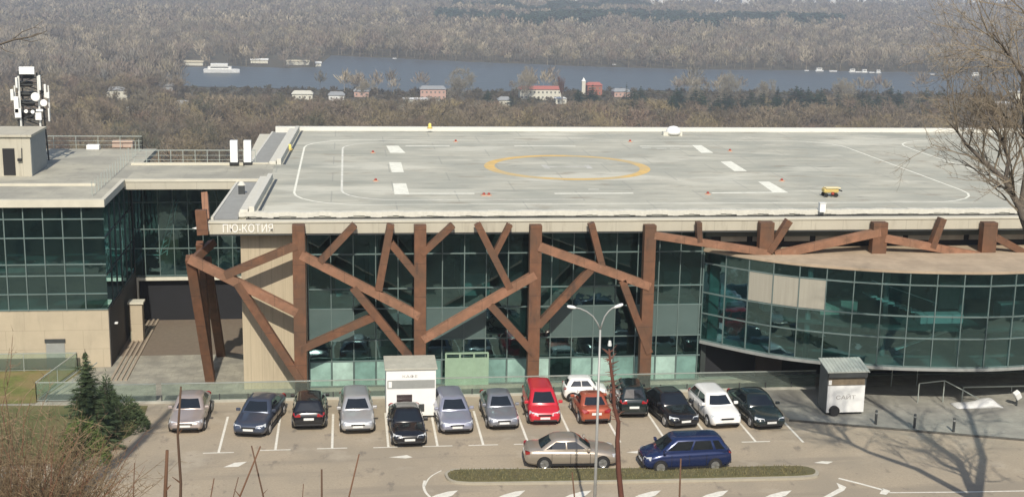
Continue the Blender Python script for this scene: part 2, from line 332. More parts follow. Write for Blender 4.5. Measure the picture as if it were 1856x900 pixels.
o.location = ((a0.x+a1.x)/2-14, 71.9-73, 9.30); o.rotation_euler = (rad(90), 0, 0); o.scale = ((a1.x-a0.x)/wd, 1, 1)
# deck
dk = part(B, 'helipad_deck', MB().poly([(-5.35, 73.0), (XR-1, 73.0), (XR-1, YB-.5), (-4.9, YB-.5)], 9.82, ZD), M_deck)
g = MB(); g.box(-5.6, XR-.5, 72.43, 72.92, 9.8, 9.886); part(B, 'front_gutter', g, M_black)
# wavy white membrane curb along the front edge
c = MB(); n_ = 220; x0 = -6.0
for i in range(n_):
    xa = x0+(XR-1-x0)*i/n_; xb = x0+(XR-1-x0)*(i+1)/n_; dz = .016*math.sin(xa*3.3)+rnd.uniform(-.01, .01); dy = .02*math.sin(xa*3.3+1)
    c.box(xa, xb, 72.93+dy, 73.3+rnd.uniform(-.03, .03), 9.93+dz*1.3+.03*math.sin(xa*3), ZD+.10+dz)
part(B, 'front_curb', c, M_curbw, smooth=False)
c = MB(); c.box(-5.9, XR, YB-.5, YB, 9.8, ZD+.32); part(B, 'rear_parapet', c, mat('bright_parapet', (.64, .63, .57), .7, var=.05))
# left edge: corrugated strip, raised curbs in two lengths split by the link bridge
def lx(y, off=0): return XL+(y-72)*(1.25/38)+off
c = MB()
for i in range(67):
    y0 = 72.8+i*.57
    if 84.8 < y0 < 91.2 or y0+.57 > YB:
        if c.v: part(B, 'corrugated_strip', c, M_corr); c = MB()
        continue
    z = 9.84; c.add([(lx(y0, .15), y0, z), (lx(y0, 1.45), y0, z), (lx(y0, 1.45), y0+.3, z+.16), (lx(y0, .15), y0+.3, z+.16), (lx(y0, 1.45), y0+.57, z), (lx(y0, .15), y0+.57, z)], [(0, 1, 2, 3), (3, 2, 4, 5)])
c = MB(); c.poly([(lx(72.3), 72.75), (lx(72.3, .14), 72.75), (lx(YB, .14), YB), (lx(YB), YB)], 9.8, 9.98); part(B, 'edge_trim', c, M_curbw)
for (ya, yb) in ((73.1, 84.9), (91.3, YB-.5)):
    c = MB(); c.poly([(lx(ya, 1.5), ya), (lx(ya, 1.95), ya), (lx(yb, 1.95), yb), (lx(yb, 1.5), yb)], 9.8, ZD+.22); c.poly([(lx(ya, 2.0), ya), (lx(ya, 2.3), ya), (lx(yb, 2.3), yb), (lx(yb, 2.0), yb)], 9.8, ZD+.4)
    part(B, 'side_curb', c, M_curbw, bevel=.02)
    c = MB(); c.poly([(lx(ya, 2.42), ya), (lx(ya, 2.6), ya), (lx(yb, 2.6), yb), (lx(yb, 2.42), yb)], ZD+.004, ZD+.012); part(B, 'drain_slot', c, M_dgrey)
# paint on the deck
ZP = ZD+.005
def strip(b, pts, w, z=ZP):
    for i in range(len(pts)-1):
        a = Vector((*pts[i][:2], 0)); c_ = Vector((*pts[i+1][:2], 0)); d = (c_-a).normalized(); nrm = Vector((-d.y, d.x, 0))*w/2
        if i: pa, pb = prev
        else: pa, pb = a+nrm, a-nrm
        if i+2 < len(pts):
            d2 = (Vector((*pts[i+2][:2], 0))-c_).normalized(); m_ = (d+d2).normalized(); n2 = Vector((-m_.y, m_.x, 0))*w/2/max(.5, m_.dot(d))
        else: n2 = nrm
        qa, qb = c_+n2, c_-n2; b.add([(pa.x, pa.y, z), (qa.x, qa.y, z), (qb.x, qb.y, z), (pb.x, pb.y, z)], [(0, 3, 2, 1)]); prev = (qa, qb)
cx, cy, R0, R1 = 15.12, 90.15, 5.05, 5.78
b = MB()
for i in range(72):
    a, a2 = 2*math.pi*i/72, 2*math.pi*(i+1)/72
    b.add([(cx+R0*math.cos(a), cy+R0*math.sin(a), ZP), (cx+R1*math.cos(a), cy+R1*math.sin(a), ZP), (cx+R1*math.cos(a2), cy+R1*math.sin(a2), ZP), (cx+R0*math.cos(a2), cy+R0*math.sin(a2), ZP)], [(0, 1, 2, 3)])
sub(dk, 'touchdown_ring', b, M_yellow)
M_faint = mat('faded_white_paint', (.66, .65, .57), .85, var=.25, scale=2)
b = MB(); b.flat([(cx-1.7, cy-.9), (cx-1.3, cy-.9), (cx-1.3, cy+.9), (cx-1.7, cy+.9)], ZP); b.flat([(cx+1.3, cy-.9), (cx+1.7, cy-.9), (cx+1.7, cy+.9), (cx+1.3, cy+.9)], ZP); b.flat([(cx-1.3, cy-.2), (cx+1.3, cy-.2), (cx+1.3, cy+.2), (cx-1.3, cy+.2)], ZP)
sub(dk, 'landing_letter', b, mat('worn_letter_paint', (.52, .51, .46), .85, var=.25, scale=2, var2=.8, scale2=.8, tint2=(.42, .41, .35)))
def dz_(px, py): p = gz(px, py, ZP); return (p.x, p.y)
for q in (((700, 264), (722, 264), (735, 277), (707, 277)), ((705, 294), (727, 294), (732, 312), (710, 312)), ((712, 332), (736, 332), (742, 352), (715, 352)), ((1254, 263), (1271, 263), (1293, 277), (1271, 277)), ((1306, 293), (1325, 292), (1354, 310), (1331, 310)), ((1374, 329), (1394, 329), (1429, 349), (1402, 349))):
    b = MB(); b.flat([dz_(*p) for p in q], ZP); sub(dk, 'corner_block', b, M_markw)
for q, wd_ in ((((735, 264.5), (815, 264.5)), .24), (((932, 264.5), (1043, 264.8)), .24), (((1160, 265), (1255, 265)), .24), (((742, 350.5), (860, 350.5)), .24), (((1005, 350.5), (1148, 350)), .24), (((1290, 349.5), (1402, 348.5)), .24)):
    b = MB(); strip(b, [dz_(*p) for p in q], wd_*1.35); sub(dk, 'edge_dash', b, M_markw)
def curve(pts, n=8):
    out = []; P = [pts[0]]+pts+[pts[-1]]
    for i in range(1, len(P)-2):
        for k in range(n):
            t = k/n; out.append(tuple(.5*((2*P[i][j])+(-P[i-1][j]+P[i+1][j])*t+(2*P[i-1][j]-5*P[i][j]+4*P[i+1][j]-P[i+2][j])*t*t+(-P[i-1][j]+3*P[i][j]-3*P[i+1][j]+P[i+2][j])*t**3) for j in range(2)))
    return out+[tuple(pts[-1][:2])]
def rrect(x0, x1, y0, y1, r, n=6, open_=False):
    out = []
    for cx_, cy_, a0 in ((x1-r, y1-r, 0), (x0+r, y1-r, 90), (x0+r, y0+r, 180), (x1-r, y0+r, 270)):
        for k in range(n+1):
            a = rad(a0+90*k/n); out.append((cx_+r*math.cos(a), cy_+r*math.sin(a)))
    return out
for x0, x1, y0, y1, r, w_, m_ in ((-3.25, 39.2, 75.7, 104.2, 4.2, .14, M_markw), (-.4, 33, 77.2, 102.8, 3.4, .14, M_faint)):
    P = rrect(x0, x1, y0, y1, r)
    if m_ is M_faint: P = [p for p in P if p[0] < 12][:]; P.sort(key=lambda p: (0 if p[1] > 90 else 1, p[0] if p[1] < 90 else -p[0])); P = [(14, y1)]+P+[(14, y0)]
    else: P = P+[P[0]]
    b = MB(); strip(b, P, w_); sub(dk, 'boundary_line', b, m_)
b = MB(); strip(b, curve([(52, 104.6), (47.5, 104.4), (44.9, 102.6), (44.2, 99), (44.15, 90), (44.3, 82), (45.5, 78.5), (50, 77)]), .14); sub(dk, 'boundary_line', b, M_markw)
for q in ((1163, 268, 1180), (1190, 269, 1208), (1214, 269, 1232), (1066, 343, 1086)):
    b = MB(); strip(b, [dz_(q[0], q[1]), dz_(q[2], q[1])], .22); sub(dk, 'paint_mark', b, M_faint)
M_orange = mat('orange_paint', (.50, .30, .2), .8, var=.2)
# facade: concrete wall, glass, slabs
part(B, 'concrete_wall', MB().box(-5.95, -2.35, YG, 100, 0, 9.2), M_board)
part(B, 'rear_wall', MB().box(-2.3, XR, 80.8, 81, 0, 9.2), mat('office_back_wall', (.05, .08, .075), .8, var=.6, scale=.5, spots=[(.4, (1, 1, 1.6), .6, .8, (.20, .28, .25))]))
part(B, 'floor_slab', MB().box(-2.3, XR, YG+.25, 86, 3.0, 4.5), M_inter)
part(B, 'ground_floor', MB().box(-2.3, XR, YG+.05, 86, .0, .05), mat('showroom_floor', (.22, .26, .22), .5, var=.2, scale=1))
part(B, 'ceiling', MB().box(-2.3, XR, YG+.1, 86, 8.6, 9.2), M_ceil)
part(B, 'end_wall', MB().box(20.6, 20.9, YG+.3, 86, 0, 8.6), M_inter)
for k in range(4):
    x = 1.2+k*5.4; part(B, 'interior_column', MB().box(x, x+.5, 76.5, 77, .05, 8.6), mat('interior_column', (.2, .22, .2), .8))
lts = MB()
for x in np.arange(0, 20, 2.6):
    for y in (75.5, 79, 82.5): lts.box(x, x+1.1, y, y+.35, 8.5, 8.58)
part(B, 'ceiling_panels', lts, mat('ceiling_panel', (.55, .58, .55), .6))
for x in np.arange(-.8, 19, 2.45): part(B, 'partition', MB().box(x, x+1.4+rnd.uniform(0, .8), 75.5+rnd.uniform(0, 5), 80.8, 4.5, 5.6+rnd.uniform(0, 1.2)), mat('partition_%d' % (int(x) % 3), [(.3, .33, .3), (.08, .1, .1), (.16, .13, .1)][int(x) % 3], .8))
def panes(x0, x1, w_, zs, y, seed, tilt=.008):
    r_ = random.Random(seed); g = MB(); x = x0
    while x < x1-.05:
        xb = min(x+w_, x1)
        for za, zb_ in zip(zs[:-1], zs[1:]):
            a, c_ = r_.gauss(0, tilt)*.5, r_.gauss(0, tilt)*.5; k = r_.gauss(0, tilt)*.5
            g.add([(x+.002, y-a, za+.002), (xb-.002, y+a, za+.002), (xb-.002, y+a+k, zb_-.002), (x+.002, y-a+k, zb_-.002)], [(0, 1, 2, 3)])
        x = xb
    return g
gl = part(B, 'curtain_glass', panes(-2.27, 20.45, 1.253, (.06, 1.55, 2.78, 4.62, 5.78, 7.78, 9.2), YG, 1), M_glass)
mu = MB(); ZT = (.08, 1.55, 2.78, 4.62, 5.78, 7.78)
for z in ZT: mu.box(-2.3, 20.45, YG-.05, YG+.03, z-.035, z+.035)
x = -2.27
while x < 20.5: mu.box(x-.028, x+.028, YG-.065, YG+.035, .06, 9.19); x += 1.253
part(B, 'mullions', mu, M_mull)
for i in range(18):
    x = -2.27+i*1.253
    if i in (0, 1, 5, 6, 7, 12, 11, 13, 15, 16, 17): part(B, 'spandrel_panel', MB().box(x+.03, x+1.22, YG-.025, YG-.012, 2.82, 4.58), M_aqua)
    if i not in (6, 7, 11): part(B, 'glass_reflection_panel', MB().box(x+.05, x+1.20, YG-.03, YG-.012, .12, 1.50), mat('pale_green_reflection_%d' % (i % 3), [(.26, .40, .35), (.36, .50, .44), (.17, .29, .255)][i % 3], .3, var=.35, scale=1.1))  # opaque pale panels paint in the asphalt and floor reflection on the glass
fr = MB()
xa, xb = gy(808, 650, YG).x, gy(884, 650, YG).x
for x in (xa, (xa*2+xb)/3, (xa+xb*2)/3, xb): fr.box(x-.05, x+.05, YG-.13, YG-.07, .02, 1.95)
fr.box(xa, xb, YG-.135, YG-.075, 1.88, 1.98); fr.box(xa, xb, YG-.135, YG-.075, .02, .12); fr.box(xa, xb, YG-.10, YG-.08, .1, 1.66)
part(B, 'entrance_doors', fr, mat('pale_green_doors', (.27, .38, .27), .6))
# curved glass wing
W = empty('curved_glass_wing', (28, 73, 0), 'curved glass gallery wing bulging out under a tan roof at the right of the facade', 'building')
CP = curve([(20.46, 73.0), (21.9, 71.5), (23.4, 70.1), (25.4, 68.8), (29.1, 67.3), (33.5, 66.6), (36.6, 66.65), (40.7, 67.4), (44.8, 68.7)], 10)
CP = [Vector((*p, 0)) for p in CP]
L_ = [0]
for i in range(1, len(CP)): L_.append(L_[-1]+(CP[i]-CP[i-1]).length)
def cpt(s):
    i = min(max(np.searchsorted(L_, s)-1, 0), len(CP)-2); t = (s-L_[i])/(L_[i+1]-L_[i]); p = CP[i].lerp(CP[i+1], t); d = (CP[i+1]-CP[i]).normalized(); return p, Vector((d.y, -d.x, 0))
ZA, ZB = 2.46, 7.78
N = int(L_[-1]/1.42); step = L_[-1]/N
gp = MB(); mu = MB(); fa = MB(); bot = MB()
ZR = (ZA+.02, 4.1, 5.35, 7.1, ZB-.02)
for k in range(N):
    (a, na), (c_, nc) = cpt(k*step), cpt((k+1)*step)
    for za, zb_ in zip((ZA, 4.1, 5.35, 7.1), (4.1, 5.35, 7.1, ZB)):
        t1, t2 = rnd.gauss(0, .006), rnd.gauss(0, .006); gp.add([(a.x, a.y+t1, za+.002), (c_.x, c_.y-t1, za+.002), (c_.x, c_.y+t2-t1, zb_-.002), (a.x, a.y+t1+t2, zb_-.002)], [(0, 1, 2, 3)])
    for z in ZR: mu.bar((a.x+na.x*.02, a.y+na.y*.02, z), (c_.x+nc.x*.02, c_.y+nc.y*.02, z), .06, .08, side=(0, 0, 1))
    mu.bar((a.x+na.x*.03, a.y+na.y*.03, ZA), (a.x+na.x*.03, a.y+na.y*.03, ZB), .055, .08, side=tuple(na))
part(W, 'curved_glass', gp, M_glass)
part(W, 'mullions', mu, M_mull)
pn = MB()
for k in range(2, 5):
    (a, na), (c_, nc) = cpt(k*step+.03), cpt((k+1)*step-.03); o1, o2 = a+na*.035, c_+nc*.035
    z0, z1 = 5.41, 7.05; pn.add([(o1.x, o1.y, z0), (o2.x, o2.y, z0), (o2.x, o2.y, z1), (o1.x, o1.y, z1), (a.x, a.y, z0), (c_.x, c_.y, z0), (c_.x, c_.y, z1), (a.x, a.y, z1)], [(0, 1, 2, 3), (0, 4, 5, 1), (3, 2, 6, 7), (0, 3, 7, 4), (1, 5, 6, 2)])
part(W, 'opaque_panel', pn, mat('beige_blind_panel', (.34, .32, .26), .8, var=.1, scale=2, streak=(4, 4, .2)))
out = [(p.x+n_.x*.12, p.y+n_.y*.12) for p, n_ in (cpt(s) for s in np.linspace(0.01, L_[-1]-.01, 50))]
part(W, 'roof', MB().poly(out+[(46, 73.4), (20.3, 73.4)], ZB, ZB+.14), M_tan)
ins = [(p.x-n_.x*.1, p.y-n_.y*.1) for p, n_ in (cpt(s) for s in np.linspace(0.01, L_[-1]-.01, 50))]
part(W, 'floor', MB().poly(out+[(46, 73.4), (20.3, 73.4)], ZA-.18, ZA-.02), M_grey)
part(W, 'mid_floor', MB().poly(ins[3:]+[(44, 73.2), (22, 73.2)], 4.5, 4.66), M_ceil)
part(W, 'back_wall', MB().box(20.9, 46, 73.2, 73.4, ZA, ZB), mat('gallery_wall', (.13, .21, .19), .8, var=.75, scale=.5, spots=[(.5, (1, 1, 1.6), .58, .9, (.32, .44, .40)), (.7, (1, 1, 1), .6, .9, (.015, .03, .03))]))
stp = MB()
for k in range(10): stp.box(29+k*.35, 29.4+k*.35, 69, 70.2, 5.9-k*.13, 5.98-k*.13)
stp.bar((29, 69, 6.9), (33, 69, 5.5), .05, .05); stp.bar((30.5, 68.6, 3.0), (34.5, 68.6, 4.4), .08, .3)
part(W, 'inner_stair', stp, M_whited)
for x in (25.5, 30, 34.5, 39): part(W, 'inner_column', MB().tube([(x, 69.2, ZA), (x, 69.2, ZB)], .16, 10), M_grey)
for i, (x, y, wd_, h_) in enumerate(((26.5, 70, 2.2, .8), (31.5, 67.8, 2.5, .5), (36.5, 68.5, 2.0, .9), (34, 71, 1.5, 1.6), (23.5, 71, 1.2, 1.3))):
    part(W, 'cabinet', MB().box(x, x+wd_, y, y+.8, 4.66, 4.66+h_), [M_cream, M_whited, M_grey][i % 3], bevel=.03)
# recess under the wing and clerestory above
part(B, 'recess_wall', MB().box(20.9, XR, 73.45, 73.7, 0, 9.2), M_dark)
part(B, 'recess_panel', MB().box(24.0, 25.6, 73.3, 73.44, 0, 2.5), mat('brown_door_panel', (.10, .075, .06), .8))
cs = MB()
for i in range(16):
    x = 21.5+i*1.9; cs.box(x, x+1.55, 73.38, 73.44, 8.25, 8.62)
part(B, 'clerestory_windows', cs, mat('pale_clerestory', (.34, .32, .27), .6, var=.3, scale=.7))
# weathering steel columns and beams
def pt(px, py, y=YC): p = gy(px, py, y); return p
def colm(px0, py0, px1, z1=0, w_=.66):
    a = pt(px0, py0); part(B, 'steel_column', MB().box(a.x-w_/2, a.x+w_/2, YC-.28, YC+.28, z1, a.z), M_corten, bevel=.012)
for px, w_ in ((541, .68), (761.5, .66), (971, .66), (1178, .66)): colm(px, 407, px, 0, w_)
for px, w_ in ((1389, .82), (1594, .86), (1793, .86)): colm(px, 402, px, ZB+.14, w_)
BEAMS = [((343, 468), (538, 565), .52), ((408, 498), (538, 444), .44), ((430, 512), (545, 688), .46), ((545, 461), (760, 572), .50), ((580, 474), (643, 407), .40), ((686, 525), (708, 406), .44),
 ((708, 440), (760, 503), .42), ((764, 460), (821, 407), .38), ((640, 520), (742, 646), .46), ((543, 633), (678, 573), .44), ((766, 614), (970, 497), .50), ((865, 405), (924, 522), .42),
 ((924, 406), (896, 461), .34), ((888, 551), (969, 641), .44), ((976, 446), (1177, 518), .50), ((975, 589), (1071, 487), .44), ((1071, 404), (1092, 486), .40), ((1127, 507), (1176, 638), .44),
 ((1185, 426), (1396, 458), .42), ((1266, 402), (1267, 438), .32), ((1430, 399), (1393, 456), .40), ((1403, 462), (1594, 420), .48), ((1602, 431), (1796, 467), .46), ((1708, 395), (1688, 448), .40), ((1803, 429), (1900, 482), .44), ((1902, 405), (1900, 470), .8)]
for i, (a, c_, w_) in enumerate(BEAMS):
    k = (i % 3)*.012; a, c_ = pt(*a, YC-.06-k), pt(*c_, YC-.06-k)
    part(B, 'steel_beam', MB().bar(a, c_, w_*.93, .46+k*2), M_corten2 if i in (0, 3, 10, 14, 18, 21, 22) else M_corten, bevel=.012)
# leaning legs at the left end
f1 = gz(382, 692); part(B, 'leaning_leg', MB().bar(f1, pt(345, 466, 71.6), .52, .6), M_corten, bevel=.012)
f2 = gz(401, 644); part(B, 'leaning_leg', MB().bar(f2, gy(374, 470, 74), .5, .5), M_corten, bevel=.012)
f3 = gz(396, 655); part(B, 'leaning_leg', MB().bar((f3.x-.3, f3.y-2, 0), gy(362, 440, 73.5), .4, .5), M_corten, bevel=.012)
part(B, 'steel_stub', MB().bar(gy(371, 350, 73.6), gy(376, 420, 72.4), .34, .4), M_corten2, bevel=.01)
part(B, 'steel_stub', MB().bar(gy(364, 380, 71.7), gy(368, 425, 71.7), .6, .35), M_corten, bevel=.01)
part(B, 'steel_brace', MB().bar(gy(352, 470, 71.6), gy(385, 440, 74.5), .4, .4), M_corten, bevel=.01)

# ================================================================== OFFICE BLOCK on the left
O = empty('office_block', (-20, 80, 0), 'left office block of dark green glass over a beige stone base', 'building')
ox0, ox1, oy0, oy1, oz = -40, -14.1, 77.8, 99.5, 10.1
part(O, 'stone_base', MB().box(ox0, ox1, oy0, oy1, 0, 3.5), M_stone)
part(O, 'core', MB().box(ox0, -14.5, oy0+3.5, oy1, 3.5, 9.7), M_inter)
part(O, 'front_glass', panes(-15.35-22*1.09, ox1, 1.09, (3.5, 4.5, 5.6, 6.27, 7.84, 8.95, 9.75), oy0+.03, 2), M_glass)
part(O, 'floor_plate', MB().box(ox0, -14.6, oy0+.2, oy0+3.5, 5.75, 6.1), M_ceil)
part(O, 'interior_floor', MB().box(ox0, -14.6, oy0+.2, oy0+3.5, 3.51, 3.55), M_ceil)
mu = MB()
for z in (3.55, 4.5, 5.6, 6.27, 7.84, 8.95): mu.box(ox0, ox1, oy0-.04, oy0+.05, z-.03, z+.03)
x = -15.35
while x > ox0: mu.box(x-.03, x+.03, oy0-.05, oy0+.04, 3.5, 9.7); x -= 1.09
part(O, 'mullions', mu, M_mull)
part(O, 'side_glass', MB().quad((ox1-.03, oy0+.03, 3.5), (ox1-.03, 88, 3.5), (ox1-.03, 88, 9.75), (ox1-.03, oy0+.03, 9.75)), M_glass)
mu = MB()
for z in (3.55, 5.6, 7.84): mu.box(ox1-.06, ox1+.02, oy0, 88, z-.03, z+.03)
for y in (79.6, 81.4, 83.2, 85, 86.8): mu.box(ox1-.06, ox1+.02, y-.03, y+.03, 3.5, 9.7)
part(O, 'side_mullions', mu, M_dgrey)
part(O, 'side_wall', MB().box(ox1+.003, ox1+.05, oy0+.05, 88, 0, 3.48), mat('dark_side_shade', (.07, .065, .06), .8))  # dark sheet over the stone base, colour holds the shade of this side
part(O, 'roof', MB().box(ox0, ox1+.1, oy0-.35, oy1, 9.75, 10.05), M_roofl)
part(O, 'roof_edge', MB().box(ox0, ox1+.14, oy0-.42, oy0-.1, 9.72, 10.16), M_ledge)
part(O, 'roof_edge', MB().box(ox1-.1, ox1+.15, oy0-.1, 85, 9.74, 10.15), M_ledge)
part(O, 'roof_curb', MB().box(ox0, -15.4, 82.9, 83.05, 10.05, 10.2), M_ledge)
d = MB(); a = gy(85, 652, oy0); c_ = gy(117, 617, oy0); d.box(a.x, c_.x, oy0-.04, oy0+.0, .02, c_.z-.1)
dr = part(O, 'service_door', d, M_grey); part(O, 'door_lintel', MB().box(a.x-.05, c_.x+.05, oy0-.10, oy0-.002, c_.z-.08, c_.z+.12), M_dgrey)
part(O, 'wall_lamp', MB().box(ox1+.06, ox1+.3, 79, 79.25, 2.3, 2.4), M_white, bevel=.03)
# stone pier in front of the passage
Pp = empty('stone_pier', (-13.9, 83.2, 0), 'short beige stone pier with a flat cap beside the passage', 'pier')
a = gy(236, 600, 83.2); c_ = gy(257, 548, 83.2)
part(Pp, 'shaft', MB().box(a.x, c_.x, 83.2, 83.9, 0, c_.z-.1), M_stone, bevel=.02); part(Pp, 'cap', MB().box(a.x-.08, c_.x+.1, 83.1, 84, c_.z-.1, c_.z+.03), M_ledge, bevel=.01)
def rail_run(parent, name, pts, h, m=M_rail, mid=None, post=1.5, r=.03, glass=None, posts=True):
    b = MB(); g = MB()
    for i in range(len(pts)-1):
        a, c_ = Vector(pts[i]), Vector(pts[i+1]); d = c_-a; n = max(1, int(d.length/post))
        b.bar(a+Vector((0, 0, h)), c_+Vector((0, 0, h)), .055, .055)
        for mz in (mid or []): b.bar(a+Vector((0, 0, mz)), c_+Vector((0, 0, mz)), .025, .025)
        for k in range(n+1):
            p = a+d*(k/n)
            if posts: b.bar(p, p+Vector((0, 0, h)), .04, .04)
        if glass: g.quad(a+Vector((0, 0, .1)), c_+Vector((0, 0, .1)), c_+Vector((0, 0, h-.04)), a+Vector((0, 0, h-.04)))
    part(parent, name, b, m)
    if glass: part(parent, 'glass_panel', g, glass)
rail_run(O, 'rear_railing', [(-26, 99.3, 10.05), (-15, 99.3, 10.05), (-15.0, 93, 10.05)], .95, M_rail, [.3, .6])
rail_run(O, 'side_railing', [(-14.95, 79.2, 10.05), (-14.95, 91.5, 10.05)], .9, M_rail, [.2, .4, .6, .75], post=1)
for (px, py, w_, h_, dd) in ((168, 272, .9, .35, .6), (222, 268, 1.5, .5, .6)):
    p = gz(px, py, 10.05); bb = part(O, 'roof_unit', MB().box(p.x-w_/2, p.x+w_/2, p.y, p.y+dd, 10.06, 10.06+h_), [M_white, mat('pink_box', (.5, .36, .28), .8)][w_ > 1], bevel=.04)
# rooftop hut
Hh = empty('rooftop_hut', (-21.5, 87, 10.05), 'cream rooftop hut with a black doorway and side wall greyed for shade', 'hut')
hx1 = gy(57, 300, 86.7).x; hx0 = hx1-3.4; ht = gy(57, 248, 86.7).z
part(Hh, 'walls', MB().box(hx0, hx1, 86.7, 91.0, 10.05, ht), M_fascia)
part(Hh, 'side_shade', MB().box(hx1+.002, hx1+.03, 86.75, 90.95, 10.06, ht-.02), mat('grey_blue_shade', (.22, .24, .24), .6, var=.1))  # grey-blue sheet over the cream wall, shade of this side in its colour
part(Hh, 'roof', MB().box(hx0-.1, hx1+.12, 86.55, 91.1, ht, ht+.14), M_fascia)
da, db = gy(7, 312, 86.7), gy(26, 269, 86.7)
part(Hh, 'doorway', MB().box(da.x, db.x, 86.66, 86.698, 10.12, db.z), M_black); 
p = gy(37, 288, 86.7); part(Hh, 'wall_lamp', MB().box(p.x-.15, p.x+.12, 86.5, 86.69, p.z-.12, p.z+.05), M_black, bevel=.02)
part(Hh, 'downpipe', MB().tube([(p.x+.1, 86.64, p.z), (p.x+.12, 86.64, p.z+.7)], .03), M_dgrey)
# antenna mast
Mx = gy(55, 236, 90); mz0 = 10.05+2.2
T = empty('antenna_mast', (Mx.x, 93, 10.05), 'lattice antenna mast crowded with white panels and dishes behind the rooftop hut', 'antenna mast')
tx = gy(57, 200, 93).x; tz1 = gy(50, 125, 93).z; tb = 10.05; hw = .82
lat = MB()
for sx in (-1, 1):
    for sy in (-1, 1): lat.bar((tx+sx*hw, 93+sy*hw*.8, tb), (tx+sx*(hw-.25), 93+sy*.45, tz1-.2), .09, .09)
zz = tb+.5; i = 0
while zz < tz1-.6:
    for sy in (-1, 1):
        s = 1 if (i+sy) % 2 else -1; lat.bar((tx-s*hw, 93+sy*.6, zz), (tx+s*(hw-.1), 93+sy*.6, zz+.55), .06, .06); lat.bar((tx-hw, 93+sy*.6, zz), (tx+hw, 93+sy*.6, zz), .06, .06)
    zz += .6; i += 1
part(T, 'lattice', lat, M_dgrey)
for px in (35, 70): 
    p = gy(px, 170, 92.2); part(T, 'antenna_pole', MB().tube([(p.x, 92.2, tb), (p.x, 92.2, gy(px, 138, 92.2).z)], .07), M_whited)
for px in (27, 88): 
    p = gy(px, 170, 92.3); part(T, 'antenna_pole', MB().tube([(p.x, 92.3, gy(px, 214, 92.3).z), (p.x, 92.3, gy(px, 155, 92.3).z)], .05), M_whited)
for px, py, w_, h_ in ((41, 128, .45, .5), (54, 128, .6, .5), (33, 205, .42, .62), (70, 211, .4, .5), (72, 200, .45, .16), (22, 172, .2, .75), (87, 173, .2, .4), (30, 150, .14, .7), (30, 190, .3, 1.1), (72, 150, .14, 1.0), (82, 165, .14, .9), (89, 208, .1, .9)):
    p = gy(px, py, 92); part(T, 'antenna_panel', MB().box(p.x-w_/2, p.x+w_/2, 91.9, 92.08, p.z-h_/2, p.z+h_/2), M_white if w_ > .25 else M_whited, bevel=.03)
for px, py, r_ in ((66, 175, .30), (81, 186, .24), (49, 201, .13), (61, 202, .13)):
    p = gy(px, py, 92); part(T, 'dish', MB().rings([[(p.x+rr*math.cos(2*math.pi*k/14), yy, p.z+rr*math.sin(2*math.pi*k/14)) for k in range(14)] for rr, yy in ((r_*.25, 91.95), (r_*.8, 91.85), (r_, 91.7), (r_*.95, 91.68), (r_*.5, 91.72))]), M_white, smooth=True)
blk = MB()
for px, py, w_, h_ in ((48, 135, .95, .5), (47, 152, .8, .35), (48, 170, .8, .3), (50, 187, .9, .35), (50, 208, .75, .4)):
    p = gy(px, py, 93); blk.box(p.x-w_/2, p.x+w_/2, 92.6, 93.2, p.z-h_/2, p.z+h_/2)
part(T, 'radio_units', blk, M_black, bevel=.02)

# ================================================================== LINK BRIDGE
K = empty('link_bridge', (-10.5, 88, 9.5), 'cream link bridge with glass wall joining the office block to the helipad roof', 'bridge')
part(K, 'deck', MB().box(-14.0, -6.9, 85, 91.6, 9.6, 10.05), M_roofl)
part(K, 'front_fascia', MB().box(-14.0, -6.6, 84.75, 84.99, gy(300, 343, 84.8).z, 9.98), M_fascia)
part(K, 'front_edge', MB().box(-14.0, -5.6, 84.7, 85.0, 9.99, 10.16), M_ledge)
part(K, 'rear_edge', MB().box(-14.6, -5.4, 91.4, 91.7, 9.9, 10.2), M_ledge)
part(K, 'pad_ramp', MB().box(-7.0, -5.0, 85.05, 91.35, 9.84, 10.12), M_roofl)
rail_run(K, 'rear_railing', [(-14.4, 91.55, 10.1), (-6.3, 91.55, 10.1)], .95, M_rail, [.3, .6], post=.8)
part(K, 'glass_wall', panes(-14.05, -5.95, .95, (3.1, 5.0, 6.3, 8.1, 9.6), 88, 3), M_glass)
mu = MB()
for z in (3.15, 5.0, 6.3, 8.1): mu.box(-14.05, -5.95, 87.95, 88.04, z-.03, z+.03)
for x in np.arange(-13.4, -6, .95): mu.box(x-.025, x+.025, 87.94, 88.03, 3.1, 9.6)
part(K, 'mullions', mu, M_mull)
part(K, 'back_wall', MB().box(-14.05, -5.95, 91, 91.2, 0, 9.6), M_inter)
part(K, 'opening_beam', MB().box(-14.0, -5.96, 87.8, 87.99, 2.86, 3.06), M_cream)
part(K, 'opening_jamb', MB().box(-14.0, -13.88, 87.8, 87.99, 1.2, 2.86), M_cream)
part(K, 'opening_shade', MB().box(-13.9, -5.96, 88.3, 88.5, 0.02, 3.0), M_dark)  # near-black sheet stands for the shade inside the open passage
stt = MB(); a, c_ = gy(290, 462, 89), gy(316, 362, 89)
for dx in (0, .45): stt.bar((a.x+dx, 89, a.z), (c_.x+dx*.5, 89, c_.z), .07, .07)
for k in range(9):
    t = k/9; p = a.lerp(c_, t); q = a.lerp(c_, t+.1); stt.bar(p, (q.x+.45*(1-t*.5), 89, q.z), .04, .04)
stt.bar(a, (a.x-1.0, 89, a.z+.05), .06, .06)
part(K, 'inner_truss', stt, M_whited)
